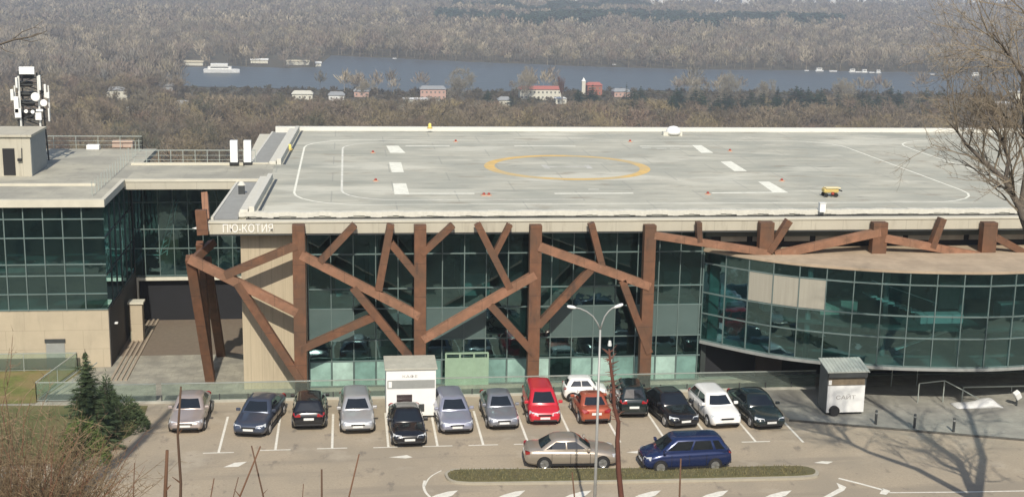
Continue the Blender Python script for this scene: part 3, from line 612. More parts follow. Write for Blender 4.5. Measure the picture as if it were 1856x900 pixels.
for px in (424.5, 449): 
    p = gz(px, 298, 10.15); zt = gy(px, 255, p.y).z
    V = empty('white_duct', (p.x, p.y, 10.1), ('left' if px < 430 else 'right')+' one of the two tall white ducts standing on the link bridge roof', 'duct', group='pair of white ducts on the roof')
    part(V, 'casing', MB().box(p.x-.25, p.x+.25, p.y-.1, p.y+.4, 10.3, zt), M_white, bevel=.02); part(V, 'base', MB().box(p.x-.3, p.x+.3, p.y-.14, p.y+.44, 10.1, 10.3), M_black)
p = gz(438, 350, 10); V = empty('roof_vent', (p.x, p.y, 9.9), 'small dark roof vent with a pale cap beside the corrugated strip', 'vent')
part(V, 'body', MB().box(p.x-.18, p.x+.18, p.y-.2, p.y+.2, 9.9, 10.5), M_dgrey); part(V, 'cap', MB().tube([(p.x, p.y, 10.5), (p.x, p.y, 10.72)], [.26, .1], 10), M_curbw)

# ================================================================== GLASS BALUSTRADES
YRl = 70.95
G = empty('glass_balustrade', (5, YRl, 0), 'long glass balustrade with a pale steel rail in front of the facade', 'balustrade')
def rx(px, z=1.05): return gy(px, 688, YRl).x
rail_run(G, 'handrail', [(rx(292), YRl, .02), (rx(1478), YRl, .02)], 1.07, M_rail, post=3.1, glass=M_railglass, posts=False)
part(G, 'kerb_channel', MB().box(rx(188), rx(1478), YRl-.14, YRl+.1, -.02, .13), mat('pale_channel', (.40, .39, .33), .8))
b = MB(); x = rx(292)
while x < rx(1478): b.box(x-.03, x+.03, YRl-.05, YRl-.01, .1, .45); x += 1.55
part(G, 'clamps', b, M_dgrey)
G2 = empty('glass_balustrade', (-12, YRl, 0), 'short glass balustrade in front of the driveway between spruce and silver sedan', 'balustrade')
rail_run(G2, 'handrail', [(rx(160), YRl, .02), (rx(282), YRl, .02)], 1.07, M_rail, post=3.1, glass=M_railglass, posts=False)
G3 = empty('glass_fence', (-16, 75, 0), 'glass fence with steel frame turning the corner at the side lawn', 'fence')
rail_run(G3, 'frame', [(-25, 77.25, 0), (-15.9, 77.2, 0), (-17, 71.6, 0), (-14.7, 71.5, 0)], 1.1, M_rail, [.08], post=2.3, glass=M_railglass)
part(G3, 'stair_rail', MB().bar((-16.9, 71.6, .1), (-14.9, 76, .9), .05, .05).bar((-16.5, 71.4, .1), (-14.5, 75.8, .9), .05, .05), M_rail)
G4 = empty('plaza_railing', (30, 71, 0), 'steel railing behind the right kiosk above the dark recess', 'railing')
x0, x1 = gy(1570, 688, YRl).x, gy(1662, 686, YRl).x
rail_run(G4, 'rail', [(x0, YRl, 0), (x1, YRl, 0)], 1.07, M_rail, post=1.4)
G5 = empty('stair_railing', (33, 69, 0), 'grey railing sloping down beside the plaza steps at the right', 'railing')
q = [gz(1668, 732), gz(1710, 732), gz(1790, 732)]
def up_(p, py, px): return gy(px, py, p.y)
b = MB(); T_ = [gy(1666, 694, 68), gy(1712, 689, 68), gy(1745, 706, 68), gy(1788, 730, 68)]
for i in range(3): b.bar(T_[i], T_[i+1], .06, .06)
for t in T_[:3]: b.bar(t, (t.x, t.y, 0), .05, .05)
part(G5, 'rail', b, M_rail)
G6 = empty('low_wall_rail', (36, 70, 0), 'long grey rail running off to the right above the plaza steps', 'railing')
a = gy(1745, 701, 69.5); b = MB(); b.bar(a, (46, 69.5, a.z), .09, .09)
for x in (a.x+.05, a.x+3, a.x+6): b.bar((x, 69.5, a.z), (x, 69.5, 0), .05, .05)
part(G6, 'rail', b, M_rail)
p = gz(1728, 736); p2 = gz(1815, 736)
b = MB(); n = 14; rg = []
for i in range(n+1):
    t = i/n; x = p.x+(p2.x-p.x)*t; h = (.15+.28*math.exp(-((t-.72)/.22)**2))*min(1, 6*(1-t)+.1)*min(1, t*8+.3); rg.append([(x, p.y+.5*math.cos(a), max(.02, h*math.sin(a)+.02+rnd.uniform(-.02, .02))) for a in np.linspace(0, math.pi, 7)])
b.rings(rg); tag(b.build('tarpaulin', mat('white_tarpaulin', (.62, .62, .6), .7, bump=.5, bscale=5), smooth=True), 'long white tarpaulin heap at the foot of the stair railing', 'tarpaulin')
p = gz(1842, 735); F = empty('floodlight', (p.x, p.y, 0), 'white floodlight head on a short dark post at the right edge', 'floodlight')
part(F, 'post', MB().bar((p.x, p.y, 0), (p.x, p.y, .5), .08, .08), M_dgrey); part(F, 'head', MB().bar((p.x-.15, p.y-.1, .85), (p.x+.12, p.y+.05, .45), .35, .3), M_white, bevel=.05)
for i, (px, py) in enumerate(((1587, 768), (1657, 775), (1728, 782))):
    p = gz(px, py, .014); V = empty('bollard', (p.x, p.y, .014), ['dark bollard nearest the right kiosk on the plaza', 'middle dark bollard in the row on the grey plaza', 'dark bollard farthest right on the grey plaza'][i], 'bollard', group='bollards on the grey plaza')
    MB().tube([(0, 0, 0), (0, 0, .75), (0, 0, .8)], [.07, .07, .04], 10).build('post', M_dgrey, V); MB().tube([(0, 0, .6), (0, 0, .68)], .075, 10).build('band', M_grey, V)

# ================================================================== KIOSKS
def kiosk_left():
    a = gz(700, 757); c_ = gz(790, 757); y0 = a.y-.1; x0, x1 = a.x, c_.x; zt = gy(745, 668, y0).z
    V = empty('ticket_booth', ((x0+x1)/2, y0+1, 0), 'white booth with grey roof and round edged dark window behind the black sedan', 'booth')
    part(V, 'body', MB().box(x0, x1, y0, y0+2.2, .12, zt-.05), M_white, bevel=.02)
    part(V, 'base', MB().box(x0+.05, x1-.05, y0+.05, y0+2.1, 0, .12), M_black)
    yb = y0+2.35; part(V, 'roof', MB().box(x0-.08, x1+.08, y0-.08, yb, zt-.05, zt+.05), mat('dusty_booth_roof', (.42, .41, .34), .8, var=.2, scale=2), bevel=.02)
    band = part(V, 'grey_band', MB().box(x0+.06, x1-.06, y0-.02, y0-.002, gy(745, 703, y0).z, gy(745, 688, y0).z), M_grey)
    part(V, 'small_notice', MB().box(x0+.12, x0+.3, y0-.03, y0-.021, gy(745, 702, y0).z+.03, gy(745, 690, y0).z), M_white)
    a, c_ = gy(719, 740, y0), gy(747, 714, y0); part(V, 'window', MB().box(a.x, c_.x, y0-.035, y0-.004, a.z, c_.z), mat('booth_window', (.05, .035, .035), .2), bevel=.03)
    a, c_ = gy(755, 745, y0), gy(769, 731, y0); part(V, 'hatch', MB().box(a.x, c_.x, y0-.035, y0-.004, a.z, c_.z), M_dgrey, bevel=.03)
    me = text_mesh('КАФЕ', .2, .004); me.materials.append(M_letter); o = bpy.data.objects.new('lettering', me); COL.objects.link(o); o.parent = V
    p = gy(743, 681, y0); o.location = (p.x-V.location.x, y0-.01-V.location.y, p.z-.08); o.rotation_euler = (rad(90), 0, 0); o.scale.x = 1.5
kiosk_left()
def kiosk_right():
    a = gz(1496, 752); c_ = gz(1565, 751); y0 = a.y; x0, x1 = a.x, c_.x; zf = gy(1530, 672, y0).z; zb = zf+.32; y1 = y0+1.25; xl = x0-.05
    V = empty('kiosk', ((x0+x1)/2, y0+1, 0), 'dark sided kiosk with white front and sloping ribbed roof on the plaza', 'kiosk')
    part(V, 'body', MB().add([(x0, y0, .15), (x1, y0, .15), (x1, y1, .15), (x0, y1, .15), (x0, y0, zf), (x1, y0, zf), (x1, y1, zb), (x0, y1, zb)], [(0, 1, 2, 3), (4, 5, 6, 7), (0, 1, 5, 4), (1, 2, 6, 5), (2, 3, 7, 6), (3, 0, 4, 7)]), mat('kiosk_side_grey', (.13, .135, .13), .6, var=.15))
    part(V, 'feet', MB().box(x0+.1, x1-.1, y0+.1, y1-.1, .014, .15), M_black)
    r = MB(); n = 12
    for i in range(n):
        xa = x0-.12+(x1-x0+.24)*i/n; xb = xa+(x1-x0+.24)/n*.8; h = .03
        r.add([(xa, y0-.25, zf+.02), (xb, y0-.25, zf+.02), (xb, y1+.1, zb+.02), (xa, y1+.1, zb+.02), (xa, y0-.25, zf+.02+h), (xb, y0-.25, zf+.02+h), (xb, y1+.1, zb+.02+h), (xa, y1+.1, zb+.02+h)], [(0, 1, 2, 3), (4, 5, 6, 7), (0, 1, 5, 4), (1, 2, 6, 5), (2, 3, 7, 6), (3, 0, 4, 7)])
    r.add([(x0-.12, y0-.25, zf-.02), (x1+.12, y0-.25, zf-.02), (x1+.12, y1+.1, zb), (x0-.12, y1+.1, zb), (x0-.12, y0-.25, zf+.02), (x1+.12, y0-.25, zf+.02), (x1+.12, y1+.1, zb+.03), (x0-.12, y1+.1, zb+.03)], [(0, 1, 2, 3), (4, 5, 6, 7), (0, 1, 5, 4), (1, 2, 6, 5), (2, 3, 7, 6), (3, 0, 4, 7)])
    part(V, 'roof', r, mat('green_grey_roof', (.36, .38, .34), .6, var=.12))
    part(V, 'dark_header', MB().box(x0-.02, x1+.02, y0-.2, y0-.003, gy(1530, 684, y0-.2).z, zf-.03), M_dgrey)
    part(V, 'window_band', MB().box(x0+.05, x1-.05, y0-.03, y0-.002, gy(1530, 697, y0).z, gy(1530, 685, y0).z), mat('brown_display_band', (.2, .16, .11), .3, var=.4, scale=3))
    part(V, 'small_notice', MB().box(x0+.05, x0+.22, y0-.04, y0-.031, gy(1530, 696, y0).z, gy(1530, 688, y0).z), M_white)
    part(V, 'white_front', MB().box(x0+.02, x1-.02, y0-.05, y0-.003, .17, gy(1530, 698, y0).z), M_white)
    p = gy(1513, 751, y0-.3); part(V, 'spare_wheel', MB().tube([(p.x, y0-.3, .33), (p.x, y0-.1, .33)], .27, 16), M_tyre)
    me = text_mesh('САЙТ', .3, .004); me.materials.append(M_letter); o = bpy.data.objects.new('lettering', me); COL.objects.link(o); o.parent = V
    p = gy(1532, 722, y0); o.location = (p.x-V.location.x, y0-.06-V.location.y, p.z); o.rotation_euler = (rad(90), 0, 0); o.scale.x = 1.35
kiosk_right()

# ================================================================== MARKINGS ON THE LOT
ZL = .009
PL = MB()
ends = [(396, 820), (499, 815), (602, 812), (704, 810), (793, 808), (876, 806), (958, 804), (1041, 803), (1124, 801), (1207, 798), (1289, 799), (1370, 800), (1456, 801)]
for i, e in enumerate(ends):
    p = gz(*e); PL.flat([(p.x-.06, p.y), (p.x+.06, p.y), (p.x+.06, 68.4), (p.x-.06, 68.4)], ZL)
    if i < 8 or i == 11: PL.flat([(p.x-.75, p.y-.05), (p.x+.75, p.y-.05), (p.x+.75, p.y+.05), (p.x-.75, p.y+.05)], ZL+.003)
st('stall_lines', PL, M_mark, 'white painted lines of the parking stalls', 'road marking')
PL = MB()
def pg(*p): PL.flat([tuple(gz(*q))[:2] for q in p], ZL)
def pstrip(pts, w_, z=ZL): strip(PL, [tuple(gz(*q))[:2] for q in pts], w_, z)
pg((405, 846), (425, 838), (448, 836), (432, 845)); pg((705, 828), (738, 824), (748, 828), (735, 830)); pg((1475, 838), (1490, 835), (1510, 836), (1500, 840)); pg((1135, 819), (1165, 815), (1165, 822))
for x in (790, 912, 1032, 1158, 1280, 1395): pg((x, 896), (x+22, 890), (x+40, 888), (x+30, 897), (x+5, 906), (x-20, 906))
pg((1490, 901), (1521, 884), (1516, 874), (1534, 882), (1530, 888), (1500, 903)); pstrip([(1520, 866), (1560, 876), (1600, 887)], .16); pg((1594, 894), (1600, 884), (1614, 889), (1606, 896)); pstrip([(1612, 892), (1740, 891), (1900, 888)], .1)
pstrip(curve([(770, 870), (768, 880), (772, 892), (785, 905)]), .12); pstrip(curve([(800, 852), (785, 860), (776, 868), (770, 880)]), .07)
st('arrow_markings', PL, M_mark, 'worn white arrows and guide lines on the asphalt', 'road marking')
# island
isl = [gz(*q) for q in ((806, 861), (815, 855), (850, 852), (1100, 851.5), (1300, 850), (1440, 848), (1475, 853), (1484, 861), (1470, 867), (1400, 870), (1150, 875), (900, 878), (835, 877), (812, 871))]
isl = curve([(p.x, p.y) for p in isl]+[(isl[0].x, isl[0].y)], 5)[:-1]
cx_, cy_ = sum(p[0] for p in isl)/len(isl), sum(p[1] for p in isl)/len(isl)
I = empty('traffic_island', (cx_, cy_, 0), 'long rounded traffic island with kerb and dry grass in the lot', 'traffic island')
part(I, 'kerb', MB().poly(isl, .0, .12), mat('pale_kerb', (.36, .33, .26), .9, var=.1))
ing = [(cx_+(p[0]-cx_)*.985, cy_+(p[1]-cy_)*.80) for p in isl]
part(I, 'turf', MB().poly(ing, .1, .17), mat('dry_turf', (.13, .115, .055), 1, var=.3, scale=4, bump=.8, bscale=25, var2=.7, scale2=.8, tint2=(.10, .10, .04)))
gr = MB()
for k in range(5000):
    x = rnd.uniform(cx_-8.6, cx_+8.8); y = rnd.uniform(cy_-1.2, cy_+1.2)
    if not in_poly(x, y, ing): continue
    h = rnd.uniform(.05, .14); a = rnd.uniform(0, 6.28); s = .025; gr.add([(x-s*math.cos(a), y-s*math.sin(a), .16), (x+s*math.cos(a), y+s*math.sin(a), .16), (x+rnd.uniform(-.05, .05), y+rnd.uniform(-.05, .05), .17+h)], [(0, 1, 2)])
o = part(I, 'grass_blades', gr, mat('dry_blades', (.17, .15, .07), 1, var=.35, scale=3)); o['kind'] = 'stuff'

# ================================================================== STREET LAMP
Yl = 52.0
p = gy(1088, 900, Yl); M_lamp = mat('weathered_galvanised', (.36, .36, .34), .5, .3, var=.1); V = empty('street_lamp', (p.x, Yl, 0), 'tall pale street lamp with two curved arms at the front of the lot', 'street lamp')
fk = gy(1088, 597, Yl)
part(V, 'pole', MB().tube([(fk.x-.0, Yl, 0), (fk.x, Yl, 3), (fk.x, Yl, fk.z)], [.085, .065, .045], 10), M_lamp, smooth=True)
for px, py, hx in ((1042, 557, -1), (1115, 556, 1)):
    h = gy(px, py, Yl); sp_ = h-fk
    pts = [fk+Vector((sp_.x*a, 0, sp_.z*c_)) for a, c_ in ((0, 0), (.12, .3), (.3, .6), (.55, .82), (.8, .95), (1, 1))]
    part(V, 'arm', MB().tube(pts, .032, 8), M_lamp, smooth=True)
    d = Vector((hx*.30, 0, .05 if hx < 0 else .10)); part(V, 'lamp_head', MB().rings([[h+d*t+Vector((0, ry*math.cos(2*math.pi*k/10), rz_*math.sin(2*math.pi*k/10))) for k in range(10)] for t, ry, rz_ in ((-.2, .04, .03), (.1, .09, .065), (.6, .11, .075), (1, .09, .055), (1.1, .04, .025))]), M_white, smooth=True)

# ================================================================== CARS
def lerp(a, b, t): return a+(b-a)*t
CARN = {'n': 0}
STY = {
 'sedan': dict(L=4.55, W=1.78, H=1.44, ws0=.285, ws1=.44, rr1=.70, rr0=.86, hood=[(0, .50), (.012, .66), (.05, .74), (.15, .84), (.285, .93), (.5, .96), (.72, .98), (.86, .99), (.95, .97), (.985, .90), (1, .60)]),
 'hatch': dict(L=4.1, W=1.75, H=1.5, ws0=.26, ws1=.40, rr1=.86, rr0=.965, hood=[(0, .50), (.012, .70), (.05, .80), (.15, .90), (.26, .98), (.5, 1.0), (.72, 1.02), (.9, 1.04), (.965, 1.04), (.99, .96), (1, .60)]),
 'wagon': dict(L=4.5, W=1.77, H=1.5, ws0=.275, ws1=.42, rr1=.87, rr0=.965, hood=[(0, .50), (.012, .66), (.05, .76), (.15, .86), (.275, .95), (.5, .98), (.72, 1.0), (.9, 1.02), (.965, 1.02), (.99, .94), (1, .6)]),
 'suv': dict(L=4.3, W=1.82, H=1.68, ws0=.27, ws1=.38, rr1=.88, rr0=.965, hood=[(0, .58), (.012, .82), (.05, .92), (.15, 1.02), (.27, 1.08), (.5, 1.1), (.72, 1.12), (.9, 1.14), (.965, 1.14), (.99, 1.04), (1, .68)]),
 'mpv': dict(L=4.35, W=1.8, H=1.62, ws0=.17, ws1=.345, rr1=.88, rr0=.97, hood=[(0, .52), (.012, .72), (.05, .82), (.12, .92), (.19, 1.0), (.5, 1.03), (.72, 1.05), (.9, 1.06), (.97, 1.06), (.99, .98), (1, .62)]),
}
def car(label, style, m, front_px=None, center=None, rot=0, scale=1.0, nose=True, cat='car', name='parked_car', group='cars parked along the stalls', lights=True, wscale=1.0, plate=True, rail=False, spare=False):
    s = dict(STY[style]); L, Wd, H = s['L']*scale, s['W']*wscale, s['H']
    if center is None:
        p = gz(*front_px); d = Vector((math.sin(rot), math.cos(rot), 0)); c_ = p+d*(L/2)       # bumper nearest the viewer at the pixel
        rz = -rot if nose else math.pi-rot
    else: c_ = Vector((*center, 0)); rz = -rot
    root = empty(name, (c_.x, c_.y, .010), label, cat, rz, group)
    hw = Wd/2; T = lambda t: -L/2+t*L     # front at -y
    tops = s['hood']; belt = tops[5][1]
    def ztop(t): return float(np.interp(t, [a for a, _ in tops], [b_ for _, b_ in tops]))
    st_ = [0, .012, .03, .07, .13, .2, .285, .4, .5, .6, .72, .82, .88, .93, .965, .988, 1]
    wf = lambda t: float(np.interp(t, [0, .012, .03, .07, .13, .25, .5, .8, .88, .95, .985, 1], [.74, .84, .90, .955, .985, 1, 1, .99, .975, .93, .87, .80]))
    zb = lambda t: float(np.interp(t, [0, .03, .1, .9, .97, 1], [.34, .24, .19, .19, .26, .38]))
    R = []
    for t in st_:
        z = ztop(t); w_ = hw*wf(t); b0 = zb(t); sh = min(z-.1, max(b0+.1, z*.66)); y = T(t)
        half = [(0, z+.015), (.5*w_, z+.008), (.80*w_, z-.02), (.93*w_, z-.07), (.995*w_, lerp(sh, z-.1, .45)), (1.0*w_, sh-.05), (.985*w_, lerp(b0, sh, .45)), (.95*w_, b0+.03), (.85*w_, b0)]
        ring = [(x, y, zz) for x, zz in half]+[(-x, y, zz) for x, zz in half[:0:-1]]
        R.append(ring)
    body = MB().rings(R)
    # greenhouse
    zr, zs = H, belt-.06
    kf = lambda u: T(lerp(s['ws0'], s['ws1'], u)); kr = lambda u: T(lerp(s['rr0'], s['rr1'], u))
    gw = lambda u: lerp(hw*.925, hw*.70, u)
    def ring_(u, z, ins=0, cr=.16):
        y0, y1, x1 = kf(u)+ins, kr(u)-ins, gw(u)-ins
        pts = []
        for sx, yy, sy in ((1, y0, 1), (1, y1, -1)):
            pass
        c = min(cr, x1*.3)
        return [(x1, y0+c*1.3, z), (x1-c*.35, y0+c*.35, z), (x1-c, y0, z), (0, y0-.07, z), (-x1+c, y0, z), (-x1+c*.35, y0+c*.35, z), (-x1, y0+c*1.3, z), (-x1-.0, (y0+y1)/2, z), (-x1, y1-c*1.3, z), (-x1+c*.35, y1-c*.35, z), (-x1+c, y1, z), (0, y1+.05, z), (x1-c, y1, z), (x1-c*.35, y1-c*.35, z), (x1, y1-c*1.3, z), (x1, (y0+y1)/2, z)]
    zu = lambda u: lerp(zs, zr-.05, u)
    body.rings([ring_(0, zs-.05), ring_(0, zs), ring_(.5, zu(.5)), ring_(.92, zu(.92)), ring_(1, zr-.03, .04), ring_(1, zr-.002, .18), ring_(1, zr+.008, .42)])
    bo = body.build('body', m, root, smooth=True)
    # windows, each a slightly curved pane 8 mm proud
    def pane(nm, f, nu=4, e=.012):
        g = MB(); P = f(); g.add(P, [tuple(range(len(P)))]); o = g.build(nm, M_cglass, root); return o
    e = .014
    def wsh(front=True):
        k = kf if front else kr; sg = -1 if front else 1; bow = -.07 if front else .05
        def f():
            P = []; u0, u1 = (.16, .90) if front else (.2, .88)
            rows = []
            for u, z in ((u0, zu(u0)), (u1, zu(u1))):
                x1 = gw(u)-.19+.03*(1-u); y = k(u)
                rows.append([(x, y+bow*(1-abs(x)/x1)+sg*e-(0), z) for x in (-x1, 0, x1)])
            return rows
        rows = f(); g = MB(); g.add(rows[0]+rows[1], [(0, 1, 4, 3), (1, 2, 5, 4)]); return g
    wsh(True).build('windshield', M_cglass, root); wsh(False).build('rear_window', M_cglass, root)
    for sx in (-1, 1):
        u0, u1 = .2, .86
        def sp_(u, t):  # t in 0..1 along the side
            c0, c1 = kf(u)+.20, kr(u)-.20; return (sx*(gw(u)+e), lerp(c0, c1, t), zu(u))
        tt = ((0.0, .40), (.44, .80), (.85, 1.0)) if style in ('suv', 'mpv', 'wagon') else ((0.0, .46), (.50, 1.0))
        for a, c2 in tt:
            g = MB(); g.add([sp_(u0, a), sp_(u0, c2), sp_(u1, c2 if c2 < 1 else .985), sp_(u1, max(a, .02))], [(0, 1, 2, 3)]); g.build('side_window', M_cglass, root)
        # mirror
        y = kf(.1)+.12; g = MB(); g.box(sx*(hw*.93), sx*(hw*.93+.22), y-.06, y+.08, belt-.02, belt+.13); g.build('mirror', m, root, bevel=.03)
    for sx in (-1, 1):
        for t in ((.30, .50, .70) if style != 'sedan' else (.31, .52, .72)):
            MB().box(sx*hw*.985, sx*(hw+.004), T(t)-.010, T(t)+.010, .30, belt-.16).build('door_seam', M_black, root)
        for t in (.46, .66): MB().box(sx*hw*.985, sx*(hw+.02), T(t)-.08, T(t)+.08, belt-.22, belt-.19).build('door_handle', m, root)
        MB().box(sx*hw*.95, sx*(hw+.003), T(.26), T(.73), .19, .29).build('sill', M_black, root)
    # wheels
    wr = .31 if style != 'suv' else .35
    for sx in (-1, 1):
        for t in (.175, .80):
            y = T(t); arch = MB(); 
            arch.rings([[(sx*(hw*xx), y+rr*math.cos(2*math.pi*k/18), wr+rr*math.sin(2*math.pi*k/18)) for k in range(18)] for xx, rr in ((.80, wr+.055), (.985, wr+.055), (1.004, wr+.045))]); arch.build('wheel_arch', M_black, root)
            wv = empty('wheel', (sx*(hw-.09), y, wr-.01), None, None); wv.parent = root
            tw = MB(); xs = (-.10, -.085, .085, .115); rr = (wr-.03, wr, wr, wr-.03)
            tw.rings([[(sx*x_, r_*math.cos(2*math.pi*k/20), r_*math.sin(2*math.pi*k/20)) for k in range(20)] for x_, r_ in zip(xs, rr)]); tw.build('tyre', M_tyre, wv, smooth=False)
            rm = MB(); rm.rings([[(sx*x_, r_*math.cos(2*math.pi*k/20), r_*math.sin(2*math.pi*k/20)) for k in range(20)] for x_, r_ in ((.113, wr*.68), (.128, wr*.66), (.118, wr*.60))])
            for k in range(5):
                a = 2*math.pi*k/5; rm.bar((sx*.122, 0, 0), (sx*.122, math.cos(a)*wr*.62, math.sin(a)*wr*.62), .07, .02, side=(1, 0, 0))
            rm.build('rim', M_rim, wv)
    # front and rear details
    zf = ztop(.012)
    for sx in (-1, 1):
        def sw(t): return hw*wf(t)
        ya, yb2 = T(.0), T(.075)
        hz0, hz1 = zf-.14, zf+.0
        g = MB(); g.add([(sx*hw*.42, T(.004)-.012, hz0), (sx*hw*.80, T(.016)-.012, hz0), (sx*hw*.955, T(.065)-.005, hz0+.06), (sx*hw*.93, T(.075), ztop(.07)-.02), (sx*hw*.78, T(.03), hz1+.055), (sx*hw*.46, T(.014)-.01, hz1+.02)], [(0, 1, 2, 3, 4, 5)]); g.build('headlight', M_lens, root)
        zt = ztop(.98)
        g = MB(); g.add([(sx*hw*.48, T(1)+.010, zt-.20), (sx*hw*.80, T(.995)+.012, zt-.20), (sx*(hw*.93+.012), T(.955), zt-.12), (sx*(hw*.92), T(.95)+.02, zt+.0), (sx*hw*.76, T(.985)+.02, zt+.02), (sx*hw*.5, T(.992)+.02, zt-.05)], [(0, 1, 2, 3, 4, 5)]); g.build('tail_light', M_tail, root)
    g = MB(); g.box(-hw*.40, hw*.40, T(0)-.012, T(.01), zf-.15, zf-.05); g.build('grille', M_black, root, bevel=.02)
    g = MB(); g.box(-hw*.72, hw*.72, T(0)-.022, T(.02), .27, .38); g.build('lower_grille', M_black, root, bevel=.02)
    if plate:
        g = MB(); g.box(-.26, .26, T(0)-.034, T(0)-.02, .42, .53); g.build('number_plate', M_plate, root)
        g = MB(); g.box(-.26, .26, T(1)+.005, T(1)+.028, .62, .74); g.build('number_plate', M_plate, root)
    g = MB(); g.box(-hw*.75, hw*.75, T(.98), T(1)+.018, .30, .40); g.build('rear_bumper_trim', M_black, root, bevel=.02)
    if rail:
        for sx in (-1, 1): MB().tube([(sx*gw(1)*.9, kf(1)+.3, zr-.02), (sx*gw(1)*.92, kf(1)+.5, zr+.05), (sx*gw(1)*.92, kr(1)-.5, zr+.05), (sx*gw(1)*.9, kr(1)-.3, zr-.02)], .018).build('roof_rail', M_dgrey, root)
    return root
P_rose = paint('rose_silver_paint', (.42, .36, .33)); P_slate = paint('slate_blue_paint', (.06, .075, .11)); P_black = paint('black_paint', (.012, .012, .014), .22, .1)
P_silver = paint('silver_paint', (.50, .50, .50), .3, .5); P_lilac = paint('lilac_silver_paint', (.34, .35, .43), .3, .5); P_grey = paint('grey_paint', (.26, .27, .30), .3, .5)
P_red = paint('red_paint', (.55, .02, .035), .3, .1); P_orange = paint('orange_red_paint', (.42, .10, .05), .3, .3); P_white = paint('white_paint', (.80, .79, .76), .3, 0)
P_champ = paint('champagne_paint', (.44, .38, .31), .3, .5); P_blue = paint('dark_blue_paint', (.015, .028, .095), .22, .3); P_green = paint('black_green_paint', (.014, .022, .022), .22, .1)
K_ = .0
car('rose silver sedan parked first from the left beside the lawn', 'sedan', P_rose, (336, 788), rot=.02, scale=.97)
car('slate blue sedan parked at an angle second from the left', 'sedan', P_slate, (450, 795), rot=.20, scale=1.05)
car('black hatchback showing its tail under the big rusty column', 'hatch', P_black, (560, 782), rot=.0, nose=False, scale=.98)
car('silver wagon parked nose out left of the white booth', 'wagon', P_silver, (649, 789), rot=-.03)
car('black sedan standing nose out right in front of the white booth', 'sedan', P_black, (743, 813), rot=-.03, wscale=.98)
car('lilac silver hatchback parked just right of the white booth', 'wagon', P_lilac, (829, 790), rot=-.05)
car('grey older sedan parked between the lilac car and the bright red car', 'sedan', P_grey, (914, 782), rot=-.03, wscale=.94, scale=.95)
car('bright red hatchback parked nose out before a rusty column', 'mpv', P_red, (988, 773), rot=.02, wscale=.96, scale=.94)
car('orange red sedan showing its tail beside the bright red car', 'sedan', P_orange, (1081, 772), rot=-.03, nose=False, wscale=.95, scale=.72)
car('small black hatchback showing its tail behind the reddish stalk', 'suv', P_green, (1149, 760), rot=.04, nose=False, scale=.82, wscale=.9)
car('black sedan parked nose out left of the white crossover', 'sedan', P_black, (1243, 779), rot=-.16, scale=1.02)
car('white crossover parked nose out between two black sedans', 'hatch', P_white, (1318, 779), rot=-.08, scale=1.04)
car('black sedan with pale headlamps parked last in the row by the plaza', 'sedan', P_green, (1398, 781), rot=-.09, scale=1.02)
car('tiny white car standing sideways between the orange red sedan and the glass rail', 'hatch', P_white, center=(13.1, 70.1), rot=rad(-88), scale=.6, wscale=.78, group='cars parked along the stalls', plate=False).scale = (1, 1, .86)
p = gz(1033, 838); car('champagne sedan driving right along the traffic island', 'sedan', P_champ, center=(p.x, p.y), rot=rad(-88), name='moving_car', group='cars in the driving lane')
p = gz(1239, 843); car('dark blue minivan driving left past the traffic island', 'mpv', P_blue, center=(p.x, p.y), rot=rad(88), name='moving_car', group='cars in the driving lane', scale=1.0)

# ================================================================== THINGS ON THE HELIPAD
def dpt(px, py): return gz(px, py, ZD)
whr = ['front left of the yellow ring', 'back left of the yellow ring', 'on the back edge line left of centre', 'behind the right painted blocks', 'beside the nearest right painted block', 'at the back edge line right of centre', 'on the front edge line below the yellow ring', 'on the front edge line right of the ring', 'beside the one on the front edge line below the ring']
for i, (px, py) in enumerate(((681, 328), (676, 277), (826, 257), (1323, 274), (1417, 328), (1142, 257), (877, 354), (1283, 352), (886, 354))):
    p = dpt(px, py); V = empty('pad_light', (p.x, p.y, ZD), 'small red pad light '+whr[i], 'pad light', group='red pad lights on the helipad')
    MB().tube([(0, 0, 0), (0, 0, .04), (0, 0, .05)], [.2, .18, .1], 12).build('base', M_orange, V); MB().tube([(0, 0, .04), (0, 0, .13), (0, 0, .17)], [.09, .09, .04], 10).build('lens', M_red, V, smooth=True)
M_yel = mat('yellow_coating', (.55, .42, .14), .5, var=.1)
p = dpt(1505, 356); V = empty('yellow_trolley', (p.x, p.y, ZD), 'yellow fire trolley on small wheels near the front edge of the helipad', 'trolley')
MB().box(-.55, .5, -.25, .35, .3, .62).build('tank', M_yel, V, bevel=.08); MB().box(-.45, .6, -.32, .3, .62, .70).build('cover', mat('cream_cover', (.7, .6, .35), .6), V, bevel=.03)
MB().bar((.5, 0, .5), (.75, 0, .42), .08, .4).build('handle', M_black, V)
for x in (-.4, .3):
    for y in (-.26, .3): MB().tube([(x, y-.04, .15), (x, y+.04, .15)], .15, 12).build('wheel', M_black, V)
MB().box(-.05, .12, -.36, -.3, .2, .38).build('hose_box', M_red, V); V.scale = (.9, .9, .85)
p = dpt(1490, 384); V = empty('equipment_box', (p.x, p.y, ZD), 'white upright box on the front curb of the helipad', 'box')
MB().box(-.17, .17, -.1, .2, 0, .5).build('case', M_white, V, bevel=.015); MB().box(-.19, .19, -.12, .22, .5, .54).build('lid', M_whited, V)
for i, (px, py) in enumerate(((779, 240), (525, 272))):
    p = dpt(px, py); V = empty('marker_lamp', (p.x, p.y, ZD+(.32 if i == 0 else 0)), ['yellow marker lamp on the rear parapet', 'yellow marker lamp at the left rear corner of the helipad'][i], 'marker lamp', group='yellow marker lamps')
    MB().tube([(0, 0, 0), (0, 0, .12)], .22, 10).build('foot', M_yel, V); MB().tube([(0, 0, .12), (0, 0, .38), (0, 0, .45)], [.13, .13, .05], 10).build('lens', mat('yellow_lens', (.85, .72, .2), .3), V)
